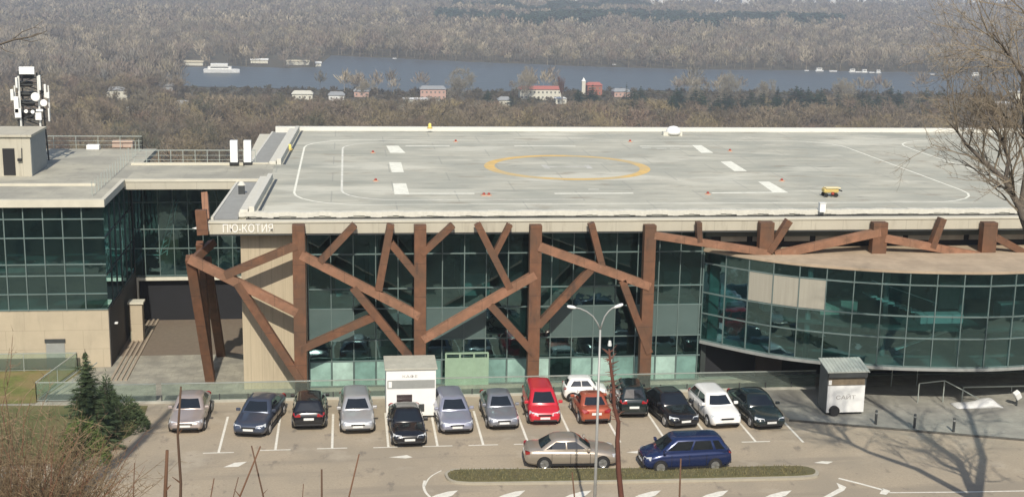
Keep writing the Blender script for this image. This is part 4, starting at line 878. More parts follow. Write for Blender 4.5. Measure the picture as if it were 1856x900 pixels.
p = gz(1222, 239, ZD+.32); V = empty('roof_dome', (p.x, p.y+.3, ZD), 'white domed cowl on the rear parapet of the helipad', 'cowl')
dm = MB(); dm.rings([[(r_*math.cos(2*math.pi*k/14), r_*math.sin(2*math.pi*k/14), z) for k in range(14)] for r_, z in ((.62, .1), (.62, .35), (.54, .55), (.34, .72), (.05, .78))]); dm.build('dome', M_white, V, smooth=True); MB().box(-.9, .7, -.3, .3, 0, .3).build('plinth', M_curbw, V)

# ================================================================== TREES
nr = np.random.default_rng(5)
def tree_mesh(h, seed, levels=5, spread=.5, twigw=.03, dens=1.0, droop=0, upright=.35, base=.28, r0=None, bend=.12):
    """bare tree: recursive tapering limbs; the last level are thin twig blades"""
    rr = random.Random(seed); T = MB(); C = MB()
    r0 = r0 or h*.018
    def grow(p, d, L, r, lv):
        n = 3; pts = [p]; cur = p; dd = d.copy(); rs = [r]
        for i in range(n):
            dd = (dd+Vector((rr.uniform(-1, 1), rr.uniform(-1, 1), rr.uniform(-1, 1)))*bend+Vector((0, 0, upright*.12-droop*.1*lv))).normalized()
            cur = cur+dd*(L/n); pts.append(cur); rs.append(r*(1-.45*(i+1)/n))
        tgt = T if lv <= 1 else C
        tgt.tube(pts, rs, 5 if lv == 0 else (4 if lv == 1 else 3), cap=False)
        if lv >= levels-1:
            for k in range(int(7*dens)):
                t = rr.uniform(.2, 1); i = min(int(t*n), n-1); q = pts[i].lerp(pts[i+1], t*n-i)
                v = (dd*.8+Vector((rr.uniform(-1, 1), rr.uniform(-1, 1), rr.uniform(-.6, 1)))*.8).normalized(); ln = L*rr.uniform(.5, 1.0)
                s = v.orthogonal().normalized(); s = (Matrix.Rotation(rr.uniform(0, 3.14), 3, v) @ s)*twigw
                C.add([q-s, q+s, q+v*ln], [(0, 1, 2)])
            return
        nb = int(rr.choice((4, 5, 6) if lv == 0 else (3, 4, 5)))
        for k in range(nb):
            t = rr.uniform(base if lv == 0 else .25, 1) if k else 1; i = min(int(t*n), n-1); q = pts[i].lerp(pts[i+1], min(1, t*n-i))
            az = 2.4*k+rr.uniform(-.5, .5); tilt = spread*rr.uniform(.6, 1.3)*(1.15 if lv == 0 else 1)
            o1 = dd.orthogonal().normalized(); o1 = Matrix.Rotation(az, 3, dd) @ o1
            nd = (dd*math.cos(tilt)+o1*math.sin(tilt)+Vector((0, 0, upright*.4))).normalized()
            grow(q, nd, L*rr.uniform(.55, .82), r*rs[i]/r*.62, lv+1)
    grow(Vector((0, 0, 0)), Vector((0, 0, 1)), h*.42, r0, 0)
    # scale to height
    zm = max(v[2] for v in C.v); f = h/zm
    for m_ in (T, C): m_.v = [(x*f, y*f, z*f) for x, y, z in m_.v]
    return T, C
M_bark = wood_mat('bark', [(.12, .10, .08), (.18, .155, .125), (.10, .085, .07), (.15, .13, .11)])
M_twig = wood_mat('brown_twigs', [(.14, .11, .075), (.30, .24, .16), (.085, .07, .05), (.30, .24, .13), (.16, .14, .105), (.24, .17, .12), (.10, .10, .06)])
M_twig_y = wood_mat('yellow_twigs', [(.30, .24, .13), (.26, .22, .12), (.32, .27, .15)])
M_needle = wood_mat('dark_needles', [(.020, .050, .026), (.035, .068, .032), (.018, .042, .028), (.030, .058, .034)])
M_farfor = wood_mat('far_twigs', [(.15, .13, .11), (.36, .31, .21), (.13, .115, .10), (.24, .20, .155), (.42, .36, .26), (.15, .14, .11), (.24, .19, .15), (.20, .19, .16)])
M_farpine = wood_mat('far_pine', [(.03, .06, .05), (.05, .08, .06), (.035, .065, .055)])
def mesh_of(mb, name, m):
    me = bpy.data.meshes.new(name); me.from_pydata(mb.v, [], mb.f); me.materials.append(m); me.update(); return me
def make_tree(name, T, C, mt, mc, loc, label, cat='tree', group=None, rz=0, sc=1):
    r = empty(name, loc, label, cat, rz, group); r.scale = (sc,)*3
    for nm, mb, m in (('trunk', T, mt), ('crown', C, mc)):
        o = bpy.data.objects.new(nm, mesh_of(mb, nm, m)); COL.objects.link(o); o.parent = r
    return r
protos = []
for k in range(7):
    T, C = tree_mesh(14, 100+k, levels=5, spread=.52+.05*(k % 3), twigw=.045, dens=1.0, upright=.25+.1*(k % 3))
    protos.append((T, C))
# conifers
def conifer(h, w_, seed, tiers=16, n=9, sp=.5):
    rr = random.Random(seed); T = MB().tube([(0, 0, 0), (0, 0, h)], [h*.02, h*.003], 6, cap=False); C = MB()
    for i in range(tiers):
        t = (i+.5)/tiers; z = h*(.06+.92*t); R_ = w_*((1-t)**.8)*rr.uniform(.85, 1.1)+.05
        for k in range(n):
            a = 2*math.pi*(k+rr.random())/n; L = R_*rr.uniform(.65, 1.1); zz = z+rr.uniform(-.2, .2)*h/tiers
            d = Vector((math.cos(a), math.sin(a), -.12+.35*t)); q0 = Vector((0, 0, zz))
            m_ = max(4, int(10*L/w_*2))
            for j in range(m_):
                s0 = j/m_; q = q0+d*(L*s0); wl = L*.28*(1.05-s0)+.04
                for sg in (-1, 1):
                    sd = Vector((-d.y, d.x, 0))*sg; tip = q+d*(L*.22)+sd*wl*rr.uniform(.7, 1.2)+Vector((0, 0, rr.uniform(-.12, .06)*wl*3)); q2 = q+d*(L*.13)
                    C.add([q+Vector((0, 0, .0)), q2, tip], [(0, 1, 2)])
                    C.add([q, q2+Vector((0, 0, -.06*w_)), tip+Vector((0, 0, -.08*w_))], [(0, 1, 2)])
    return T, C
# ---- near woods: individual trees
def skyline(px):
    return (0 if px < 1190 else -9*max(0, math.sin(px*.031+1))-9*max(0, math.sin(px*.0113+4))+4)+float(np.interp(px, [-100, 150, 320, 335, 600, 640, 700, 760, 790, 850, 890, 1000, 1180, 1260, 1290, 1330, 1500, 1640, 1700, 2000], [105, 108, 118, 164, 166, 168, 174, 170, 169, 172, 174, 177, 171, 167, 164, 164, 162, 161, 162, 157]))
HOUSES = [  # px centre, py base, width px, storeys, wall, roof, label
 (785, 181, 46, 2, M_pink, M_roofg, 'pink villa with tall windows on the river bank left of the round willow'),
 (765, 191, 66, 1, M_cream, M_whited, 'long low white pavilion below the pink villa'),
 (980, 181, 76, 2, M_cream, M_roofred, 'broad cream mansion with a pale red roof among dark evergreens'),
 (915, 192, 22, 1, M_cream, M_roofg, 'small cream annex at the left foot of the mansion'),
 (1017, 189, 20, 1, M_cream, M_whited, 'small white lodge right of the cream mansion'),
 (1078, 173, 27, 2, M_wallred, M_roofred, 'red brick villa with white trimmed windows on the bank'),
 (1128, 176, 30, 1, M_pink, M_roofg, 'low tan house right of the red brick villa'),
 (212, 184, 36, 2, M_cream, M_roofg, 'pale two storey house in the woods behind the office roof'),
 (236, 208, 26, 1, M_cream, M_whited, 'small shed with a white roof in the left woods'),
 (548, 181, 36, 1, M_cream, M_cream, 'sand coloured hall at the water edge behind the two ducts'),
 (610, 183, 28, 1, M_whited, M_roofg, 'low white boathouse right of the sand coloured hall'),
 (655, 176, 26, 1, M_pink, M_roofg, 'small pinkish house half hidden in bare trees'),
 (300, 166, 26, 1, M_roofg, M_roofg, 'grey roofed shed on the bank of the inlet'),
 (1815, 197, 44, 1, M_whited, M_whited, 'white roofed building seen through the big bare tree'),
 (1852, 186, 30, 2, M_cream, M_whited, 'pale building at the right edge behind the bare tree'),
 (330, 200, 26, 1, M_cream, M_roofg, 'long cream row of garages low in the left woods'),
]
blocks = []
for h in HOUSES:
    p = gz(h[0], h[1], -60); blocks.append((p.x, p.y, h[2]/FPX*p.y*.62+6, h[0], h[1], h[2]))
def ok_spot(x, y, H_, top_margin=0, evergreen=False):
    px, py = prj((x, y, hgt(x, y)+H_))
    if px < -80 or px > 1950: return False
    if in_poly(x, y, RIV) or (y > 770 and px > 560) or (y > 800 and px > 320): return False
    for bx, by, br, hx, hy, hw_ in blocks:
        if abs(px-hx) < hw_*.55+12*700/y*.3 and y < by+8 and py < hy-hw_*.38-2: return False
    if y > 640 and 1180 < px < 1700 and seedr.random() < .85: return False
    return py > skyline(px)
M_pole = None
trees_n = 0; cand = []
seedr = random.Random(11)
# jittered grid of positions, nearest first
g_ = 9.0
yy = 150.0
while yy < 880:
    xmin, xmax = yy*math.tan(YAW-.40)-15, yy*math.tan(YAW+.40)+15
    xx = xmin
    while xx < xmax:
        x, y = xx+seedr.uniform(-4, 4), yy+seedr.uniform(-4, 4); H_ = seedr.uniform(9, 17) if not 490 < yy < 700 else seedr.uniform(12, 23)
        px, py = prj((x, y, hgt(x, y)+H_))
        # is the crown above the roof line?
        roof_y = float(np.interp(px, [-50, 85, 90, 262, 268, 455, 495, 2000], [228, 230, 250, 250, 275, 275, 234, 234]))
        if py < roof_y-1 and ok_spot(x, y, H_): cand.append((py, x, y, H_, px))
        elif py < roof_y-1:
            H2 = H_*.7
            if y > 560 and ok_spot(x, y, H2): cand.append((py, x, y, H2, px))
        xx += g_
    yy += g_
cand.sort(key=lambda c: c[2])
near_c, rest = cand[:215], cand[215:]
prot_obj = []
placed = 0
def tree_phrase(px, py, k):
    side = 'far left' if px < 200 else 'left' if px < 480 else 'left of centre' if px < 800 else 'centre' if px < 1100 else 'right of centre' if px < 1400 else 'right'
    return side
for i, (py, x, y, H_, px) in enumerate(near_c):
    kx = i % 7
    lab = 'bare brown tree in the woods beyond the roofs'
    if kx < len(prot_obj) and prot_obj[kx] is not None: r = copy_tree(prot_obj[kx])
    else:
        T, C = protos[kx]; r = make_tree('bare_tree', T, C, M_bark, M_twig, (0, 0, 0), lab, 'tree', 'bare trees of the near woods'); prot_obj.append(r)
    r.location = (x, y, hgt(x, y)-.3); r.rotation_euler.z = seedr.uniform(0, 6.28); s_ = H_/14; r.scale = (s_*1.15, s_*1.15, s_)
# taller trees that stand clear of the woods
k_ = 0; px = -30.0
while px < 1900 and k_ < 84:
    px += seedr.uniform(17, 29); D = seedr.uniform(505, 650); p = gy(px, 400, D); x, y = p.x, D
    want = seedr.uniform(176, 206) if px > 440 else seedr.uniform(126, 232)
    if any(abs(px-h[0]) < h[2]*.45 for h in HOUSES) and seedr.random() < .6: continue
    H_ = min(27, max(11, gy(px, want, D).z-hgt(x, D))); r = copy_tree(prot_obj[k_ % 7]); r.location = (x, y, hgt(x, y)-.3); r.rotation_euler.z = seedr.uniform(0, 6.28)
    r.scale = (H_/14*.95, H_/14*.95, H_/14); r['label'] = 'tall bare tree standing clear above the brown woods beyond the roofs'; r['group'] = 'tall bare trees above the near woods'; k_ += 1
# ---- the rest of the near woods as stuff
def merge_woods(name, spots, meshes, m, label, cat='woods'):
    """spots: (x,y,z,sx,sz,rot,tone); meshes: list of (verts, tris) arrays"""
    V = []; F = []; TN = []; off = 0
    for i, (x, y, z, sx, sz, a, tone) in enumerate(spots):
        v, f = meshes[i % len(meshes)]; c, s = math.cos(a), math.sin(a)
        w_ = np.empty_like(v); w_[:, 0] = (v[:, 0]*c-v[:, 1]*s)*sx+x; w_[:, 1] = (v[:, 0]*s+v[:, 1]*c)*sx+y; w_[:, 2] = v[:, 2]*sz+z
        V.append(w_); F.append(f+off); off += len(v); TN.append(np.full(len(v), tone, np.float32))
    V = np.concatenate(V).astype(np.float32); F = np.concatenate(F).astype(np.int32); TN = np.concatenate(TN)
    me = bpy.data.meshes.new(name); me.vertices.add(len(V)); me.vertices.foreach_set('co', V.ravel())
    me.loops.add(F.size); me.loops.foreach_set('vertex_index', F.ravel()); me.polygons.add(len(F)); me.polygons.foreach_set('loop_start', np.arange(0, F.size, 3, dtype=np.int32))
    me.update(calc_edges=True); at = me.attributes.new('tone', 'FLOAT', 'POINT'); at.data.foreach_set('value', TN); me.materials.append(m); me.validate()
    o = bpy.data.objects.new(name, me); COL.objects.link(o); return tag(o, label, cat, kind='stuff')
def blade_tree(n, seed, wb=.22, shape='round', stem=True):
    """unit tree (height 1, half width ~.4) of n thin blades for distant woods"""
    r = np.random.default_rng(seed); v = []; f = []
    def tri(a, b, c): k = len(v); v.extend((a, b, c)); f.append((k, k+1, k+2))
    if stem: tri((-.012, 0, 0), (.012, 0, 0), (0, 0, .6)); tri((0, -.012, 0), (0, .012, 0), (0, 0, .6))
    for i in range(n):
        if shape == 'round':
            a = r.uniform(0, 6.283); el = r.uniform(-.15, 1.5); R_ = r.uniform(.35, 1)
            tip = np.array([.42*math.cos(a)*math.cos(el)*R_, .42*math.sin(a)*math.cos(el)*R_, .55+.45*math.sin(el)*R_]); st0 = tip-np.array([tip[0]*.45+r.uniform(-.07, .07), tip[1]*.45+r.uniform(-.07, .07), .16+.08*math.sin(el)])
        elif shape == 'pop':
            a = r.uniform(0, 6.283); z = r.uniform(.15, .95); tip = np.array([.12*math.cos(a)*(1-z*.5), .12*math.sin(a)*(1-z*.5), z+.08]); st0 = np.array([0, 0, z-.12])
        else:
            z = r.uniform(.12, .97); a = r.uniform(0, 6.283); R_ = .26*(1-z)**.7+.03; tip = np.array([R_*math.cos(a), R_*math.sin(a), z-.03]); st0 = np.array([0, 0, z+.04])
        d = tip-st0; s = np.cross(d, [math.cos(i*1.7), math.sin(i*1.7), .3]); s = s/np.linalg.norm(s)*wb*.1*r.uniform(.6, 1.3)
        if shape == 'con': tri(tuple(st0), tuple(tip-s*2.5), tuple(tip+s*2.5))
        else:
            mid = st0+d*.6; tri(tuple(st0), tuple(mid-s), tuple(tip)); tri(tuple(mid+s), tuple(st0), tuple(tip))
    return np.array(v, np.float64), np.array(f, np.int64)
def tris_of(T, C):
    V_ = np.array(T.v+C.v, np.float64)/14.0; F_ = []; k = len(T.v)
    for o_, mb in ((0, T), (k, C)):
        for f in mb.f:
            F_.append((f[0]+o_, f[1]+o_, f[2]+o_))
            if len(f) == 4: F_.append((f[0]+o_, f[2]+o_, f[3]+o_))
    return V_, np.array(F_, np.int64)
BT1 = []
for k in range(6):
    BT1.append(tris_of(*tree_mesh(14, 400+k, levels=4, spread=.55+.05*(k % 3), twigw=.075, dens=1.7, upright=.12+.08*(k % 3), base=.05)))
print('tri', [len(f) for v, f in BT1], 'rest', len(rest))
BT2 = [blade_tree(85, 230+k, .17) for k in range(6)]
BT3 = [blade_tree(40, 260+k, .30) for k in range(6)]
CT2 = [blade_tree(60, 300+k, .55, 'con') for k in range(4)]
CT1 = [blade_tree(220, 320+k, .42, 'con') for k in range(4)]
sp = [(x, y, hgt(x, y)-.3, H_*1.15, H_, seedr.uniform(0, 6.28), seedr.random()) for (py, x, y, H_, px) in rest]
yel = []
merge_woods('riverside_woods', sp, BT1, M_twig, 'brown leafless woods between the roofs and the river')
BR = [blade_tree(60, 500+k, .30, stem=False) for k in range(5)]
sp = []; yy = 420.0
while yy < 890:
    xx = yy*math.tan(YAW-.40)-10
    while xx < yy*math.tan(YAW+.40)+10:
        x, y = xx+seedr.uniform(-3.5, 3.5), yy+seedr.uniform(-3.5, 3.5); H_ = seedr.uniform(3, 7); px, py = prj((x, y, hgt(x, y)+H_*.8))
        rf = float(np.interp(px, [-50, 85, 90, 262, 268, 455, 495, 2000], [228, 230, 250, 250, 275, 275, 234, 234]))
        if py < rf and -60 < px < 1920 and not in_poly(x, y, RIV) and not any(abs(px-hx) < hw_*.55 and y < by+8 and py < hy-hw_*.12-1 for bx, by, br, hx, hy, hw_ in blocks):
            sp.append((x, y, hgt(x, y)-H_*.32, H_*1.7, H_, seedr.uniform(0, 6.28), seedr.random()))
        xx += 7.5
    yy += 7.5
print('brush', len(sp)); merge_woods('undergrowth', sp, BR, wood_mat('scrub_twigs', [(.085, .07, .048), (.11, .09, .06), (.07, .06, .042), (.09, .085, .05)]), 'low brown scrub under the leafless woods', 'scrub')
# conifer belt near the river at the right, as individual pines
pines = []
for i in range(120):
    px = seedr.choice([seedr.uniform(1200, 1700)]*5+[seedr.uniform(1035, 1190)]); D = seedr.uniform(640, 790)
    p = gz(px, 450, 0); ang = Vector((p.x, p.y)).normalized(); x, y = ang.x/ang.y*D, D
    H_ = seedr.uniform(11, 17); tp = prj((x, y, -60+H_))
    if tp[1] < 155+6*math.sin(px*.03): H_ *= .85
    pines.append((x, y, H_, 'dark pine'))
T, C = conifer(14, 4.4, 5, tiers=12, n=9); pr0 = None
for i, (x, y, H_, _) in enumerate(pines):
    if pr0 is None: r = make_tree('pine_tree', T, C, M_bark, M_needle, (0, 0, 0), 'dark green pine in the belt of pines before the river', 'tree', 'dark pines before the river'); pr0 = r
    else: r = copy_tree(pr0)
    r.location = (x, y, -60); r.rotation_euler.z = seedr.uniform(0, 6.28); s_ = H_/14; wz = seedr.uniform(1.5, 2.3); r.scale = (s_*wz, s_*wz, s_)
def placed_tree(px, py_base, py_top, wpx, kind, label, zb=-60):
    p = gz(px, py_base, zb); H_ = gy(px, py_top, p.y).z-zb
    if kind == 'round': T, C = conifer(H_, wpx/FPX*p.y*.5, int(px), tiers=10, n=9); m_ = M_needle
    elif kind == 'pop':
        T, C = tree_mesh(H_, int(px), levels=4, spread=.18, twigw=.06, upright=1.2, base=.1, dens=2.2); m_ = MATS.get('red_twigs') or wood_mat('red_twigs', [(.17, .09, .07), (.15, .085, .065)])
    elif kind == 'will': T, C = tree_mesh(H_, int(px), levels=6, spread=.62, twigw=.075, upright=.15, base=.15, dens=1.0); m_ = MATS.get('pale_twigs') or wood_mat('pale_twigs', [(.30, .265, .20), (.26, .235, .18)])
    else: T, C = tree_mesh(H_, int(px), levels=5, spread=.6, twigw=.07, upright=.2, base=.1, dens=2.0); m_ = M_twig_y
    if kind in ('will', 'yel'):
        wx = max(abs(v[0]) for v in C.v); f = wpx/FPX*p.y*.5/wx; T.v = [(x*f, y*f, z) for x, y, z in T.v]; C.v = [(x*f, y*f, z) for x, y, z in C.v]
    make_tree({'round': 'evergreen_tree', 'pop': 'poplar_tree', 'will': 'willow_tree', 'yel': 'willow_tree'}[kind], T, C, M_bark, m_, (p.x, p.y, zb), label, 'tree')
placed_tree(1020, 192, 134, 14, 'pop', 'narrow reddish poplar standing alone against the river')
placed_tree(830, 196, 118, 76, 'will', 'round pale willow rising over the river beside the pink villa')
placed_tree(955, 184, 118, 62, 'will', 'tall open crowned tree rising over the river behind the red roofed mansion')
placed_tree(925, 196, 168, 24, 'round', 'small round evergreen in front of the cream mansion')
placed_tree(957, 204, 172, 28, 'round', 'larger round evergreen before the right half of the mansion')
placed_tree(884, 190, 161, 34, 'round', 'dark spreading evergreen at the left end of the mansion')
placed_tree(1047, 184, 160, 28, 'round', 'dark evergreen clump left of the red brick villa')
placed_tree(1135, 184, 148, 18, 'round', 'slim dark fir at the right of the red brick villa')
placed_tree(1385, 236, 190, 66, 'yel', 'yellowish rounded tree just behind the helipad rear parapet')
placed_tree(1160, 240, 206, 90, 'yel', 'low sand coloured thicket tree behind the rear parapet')
placed_tree(1215, 238, 198, 60, 'yel', 'straw coloured tree behind the white domed cowl')
placed_tree(625, 232, 182, 60, 'yel', 'yellow brown tree behind the left rear of the helipad')
placed_tree(1320, 200, 126, 64, 'will', 'pale rounded willow over the river above the pine belt')
placed_tree(1470, 232, 196, 60, 'will', 'greyish bare tree above the right rear parapet')
placed_tree(1262, 196, 138, 44, 'will', 'lower pale willow just left of the big rounded one over the river')
placed_tree(1385, 196, 140, 52, 'will', 'pale willow just right of the big rounded one over the river')
placed_tree(1530, 196, 138, 60, 'will', 'wide pale willow over the river toward the right')
placed_tree(660, 196, 140, 50, 'will', 'pale bare tree over the left end of the river')
placed_tree(800, 232, 176, 64, 'will', 'spreading bare tree just behind the parapet below the pink villa')
placed_tree(715, 236, 184, 60, 'will', 'spreading bare tree just behind the parapet left of the pink villa')
placed_tree(860, 236, 186, 56, 'will', 'spreading bare tree just behind the parapet left of the mansion')
# ---- far bank
def far_spots(y0, y1, g, hlo, hhi, cond=None, wf_=1.15, tone=None):
    out = []; y = y0
    while y < y1:
        xm, xM = y*math.tan(YAW-.395), y*math.tan(YAW+.395); x = xm
        while x < xM:
            a, c_ = x+seedr.uniform(-.5, .5)*g, y+seedr.uniform(-.5, .5)*g; H_ = seedr.uniform(hlo, hhi)
            px, py = prj((a, c_, -60))
            if -60 < px < 1920 and not in_poly(a, c_, RIV) and (cond is None or cond(px, py, a, c_)):
                tn = .5+.5*math.sin(a*.013+c_*.004)*math.cos(c_*.007-a*.003) if tone is None else tone
                H2 = H_*(1+.2*math.sin(a*.02+1)*math.sin(c_*.011))
                out.append((a, c_, -60.3, H2*wf_, H2, seedr.uniform(0, 6.28), (tn*.6+seedr.uniform(0, .5)) % 1))
            x += g
        y += g
    return out
def pinebelt(px, py, a, c_):
    n = 6*math.sin(px*.021)+3*math.sin(px*.06)
    return (790 < px < 1420 and 22+n*.5 < py-18 < 40+n) or (820 < px < 1180 and 6+n < py-14 < 16+n*.5) or (1430 < px < 1530 and 34 < py-14 < 44)
def farcond(px, py, a, c_): return not pinebelt(px, py, a, c_) and not (px > 980 and py < 20 and seedr.random() < .75)
def openings(px, py, a, c_):
    if px > 330 and py > 143 and seedr.random() < (.97 if px < 620 or math.sin(px*.021) < .5 else .4): return False
    if py > 100 and 340 < px < 600 and py < 126 and math.sin(px*.13)+math.sin(px*.05+1) > .2: return False
    return farcond(px, py, a, c_)
sp = far_spots(860, 1560, 10.5, 9, 21, openings, 1.05)
print('far1', len(sp)); merge_woods('far_bank_woods', sp, BT2, M_farfor, 'grey brown leafless forest along the far bank of the river')
sp = far_spots(1560, 2500, 15, 10, 24, farcond, 1.3)
print('far2', len(sp)); merge_woods('distant_woods', sp, BT3, M_farfor, 'hazy bare forest far beyond the river')
sp = far_spots(2500, 4300, 22, 10, 26, farcond, 1.7)
print('far3', len(sp)); merge_woods('horizon_woods', sp, BT3, M_farfor, 'bluish bare forest toward the horizon')
sp = far_spots(1500, 3200, 13, 15, 21, pinebelt, 1.3)
print('pine', len(sp)); merge_woods('far_pine_belt', sp, CT2, M_farpine, 'dark teal belt of pines beyond the river')

# ---- houses on the bank
M_hwin = mat('house_window', (.16, .16, .15), .3, var=.2)
def house(px, py, wpx, st_, mw_, mr_, label):
    p = gz(px, py, -60); W_ = wpx/FPX*p.y; D_ = min(10, W_*.7+3); H_ = 3.1*st_+.4
    V = empty('bank_house', (p.x, p.y, -60), label, 'house')
    MB().box(-W_/2, W_/2, 0, D_, 0, H_).build('walls', mw_, V)
    rh = 1.8 if mr_ is not M_whited else .7
    MB().add([(-W_/2-.5, -.6, H_), (W_/2+.5, -.6, H_), (W_/2+.5, D_+.6, H_), (-W_/2-.5, D_+.6, H_), (-W_/2+1.2, D_/2, H_+rh), (W_/2-1.2, D_/2, H_+rh)], [(0, 1, 5, 4), (1, 2, 5), (2, 3, 4, 5), (3, 0, 4), (0, 3, 2, 1)]).build('roof', mr_, V)
    n = max(2, int(W_/2.6))
    for s_ in range(st_):
        for k in range(n):
            x = -W_/2+W_*(k+.5)/n; MB().box(x-.5, x+.5, -.05, -.005, s_*3.1+1, s_*3.1+2.2).build('window', M_hwin, V)
for h in HOUSES: house(*h)
# tower with a white top next to the red villa, boats, pontoons
p = gz(1057, 172, -60); V = empty('white_turret', (p.x, p.y, -60), 'slim white turret left of the red brick villa', 'turret')
MB().box(-1.2, 1.2, -1.2, 1.2, 0, 9).build('shaft', M_cream, V); MB().add([(-1.4, -1.4, 9), (1.4, -1.4, 9), (1.4, 1.4, 9), (-1.4, 1.4, 9), (0, 0, 11.5)], [(0, 1, 4), (1, 2, 4), (2, 3, 4), (3, 0, 4)]).build('spire', M_whited, V)
def boat(px, py, Lpx, label, decks=1, group=None):
    p = gz(px, py, -59.6); L = Lpx/FPX*p.y; V = empty('moored_boat', (p.x, p.y, -59.6), label, 'boat', 0, group); h = L*.09+.5; w_ = L*.12+.7
    R = [[(x, w_*s_*c_, z) for c_, z in ((-1, h), (-.75, .1), (.75, .1), (1, h))] for x, s_ in ((-L/2, .8), (-L*.2, 1), (L*.2, 1), (L*.42, .55), (L/2+.1, .05))]
    MB().rings(R).build('hull', M_white, V)
    for k in range(decks): MB().box(-L*(.38-.08*k), L*(.28-.1*k), -w_*.7, w_*.7, h+k*2.2, h+k*2.2+1.9).build('cabin', M_whited, V)
    if decks > 0: MB().box(-L*.3, L*.2, -w_*.72, -w_*.705, h+.8, h+1.4).build('windows', M_win, V)
boat(402, 132, 62, 'large white cruise boat moored in the inlet', 2)
boat(715, 107, 7, 'tiny white boat at the far bank left of the round willow', 0, None)
boat(1113, 118, 7, 'tiny white boat at the far bank above the red brick villa', 0, None)
for i, px in enumerate((1462, 1485, 1510, 1545, 1556, 1567, 1580, 1592, 1690, 1768)): boat(px, 129+(px-1460)*.03, 9+(i*7) % 8, ['first', 'second', 'third', 'fourth', 'fifth', 'sixth', 'seventh', 'eighth', 'ninth', 'rightmost'][i]+' from the left of the small white boats moored at the far bank', 1 if i % 2 else 0, 'small white boats on the far bank')
for i, (px, py, wp) in enumerate(((350, 119, 34), (470, 115, 30), (540, 118, 40), (577, 121, 10), (300, 116, 18))):
    p = gz(px, py, -60); W_ = wp/FPX*p.y; V = empty('boathouse', (p.x, p.y, -60), ['long tan roofed boathouse left of the cruise boat', 'pale boathouse just right of the cruise boat', 'wide sandy roofed boathouse at the head of the inlet', 'small white hut at the right end of the inlet shore', 'low shed at the left end of the inlet shore'][i], 'boathouse')
    MB().box(-W_/2, W_/2, 0, 6, 0, 2.6).build('walls', M_cream, V); MB().add([(-W_/2-.4, -.5, 2.6), (W_/2+.4, -.5, 2.6), (W_/2+.4, 6.5, 2.6), (-W_/2-.4, 6.5, 2.6), (-W_/2-.4, 3, 4), (W_/2+.4, 3, 4)], [(0, 1, 5, 4), (1, 2, 5), (2, 3, 4, 5), (3, 0, 4), (0, 3, 2, 1)]).build('roof', [mat('sand_roof', (.5, .45, .33), .8), M_whited][i % 2], V)
# distant town
tr_ = random.Random(3)
for i in range(60):
    px = tr_.uniform(960, 1900) if i > 4 else (1765, 1788, 1822, 1620, 1300)[i]; py = tr_.uniform(6, 15)+max(0, (px-1400)*.003) if i > 4 else 14
    p = gz(px, py, -60); wp = tr_.uniform(4, 12) if i > 2 else (26, 14, 18)[i]; W_ = wp/FPX*p.y; H_ = tr_.uniform(26, 42) if i > 2 else 34
    V = empty('distant_building', (p.x, p.y, -60), 'small pale building of the distant town at the top of the view' if i > 2 else ['longest white hall of the distant town at top right', 'short white hall right of the longest one in the distant town', 'rightmost white hall of the distant town'][i], 'building', 0, 'distant town buildings')
    MB().box(-W_/2, W_/2, 0, 14, 0, H_).build('walls', M_white if i % 3 else M_cream, V); MB().box(-W_/2-1, W_/2+1, -1, 15, H_, H_+1.5).build('roof', M_whited if i % 2 else M_roofg, V)

# ================================================================== FOREGROUND PLANTS
# spruce and shrubs at the left
p = gz(163, 812); T, C = conifer(gy(160, 632, p.y).z, 1.5, 77, tiers=22, n=11)
make_tree('spruce_tree', T, C, M_bark, wood_mat('spruce_needles', [(.055, .085, .035), (.075, .105, .05)]), (p.x, p.y, 0), 'dark green spruce standing in the corner lawn', 'tree')
for i, (px, py, pt_, w_, lab) in enumerate(((225, 775, 715, 1.25, 'low spreading juniper right of the spruce'), (150, 835, 755, 1.3, 'bright green bush at the foot of the spruce'), (195, 742, 668, .7, 'small slim conifer behind the spruce'))):
    p = gz(px, py); h = max(.5, gy(px, pt_, p.y).z); rr = random.Random(i+40); C = MB()
    for k in range(2600):
        a = rr.uniform(0, 6.28); r_ = w_*math.sqrt(rr.random()); hh = h*(1-(r_/w_)**2)*rr.uniform(.35, 1) if i != 2 else h*(1-r_/w_)*rr.uniform(.3, 1)
        q = Vector((r_*math.cos(a), r_*math.sin(a), hh)); d = Vector((math.cos(a)*.6+rr.uniform(-.5, .5), math.sin(a)*.6+rr.uniform(-.5, .5), rr.uniform(0, .9))).normalized()*rr.uniform(.1, .24); s = d.orthogonal().normalized()*.03
        C.add([q-s, q+s, q+d], [(0, 1, 2)])
    T = MB()
    for k in range(6): T.tube([(0, 0, 0), (rr.uniform(-.5, .5)*w_, rr.uniform(-.5, .5)*w_, h*.7)], [.03, .01], 4)
    make_tree('shrub', T, C, M_bark, wood_mat('shrub_green_%d' % i, [[(.055, .08, .035), (.07, .095, .045)], [(.09, .13, .035), (.12, .16, .05)], [(.055, .085, .04), (.07, .10, .05)]][i]), (p.x, p.y, 0), lab, 'shrub')
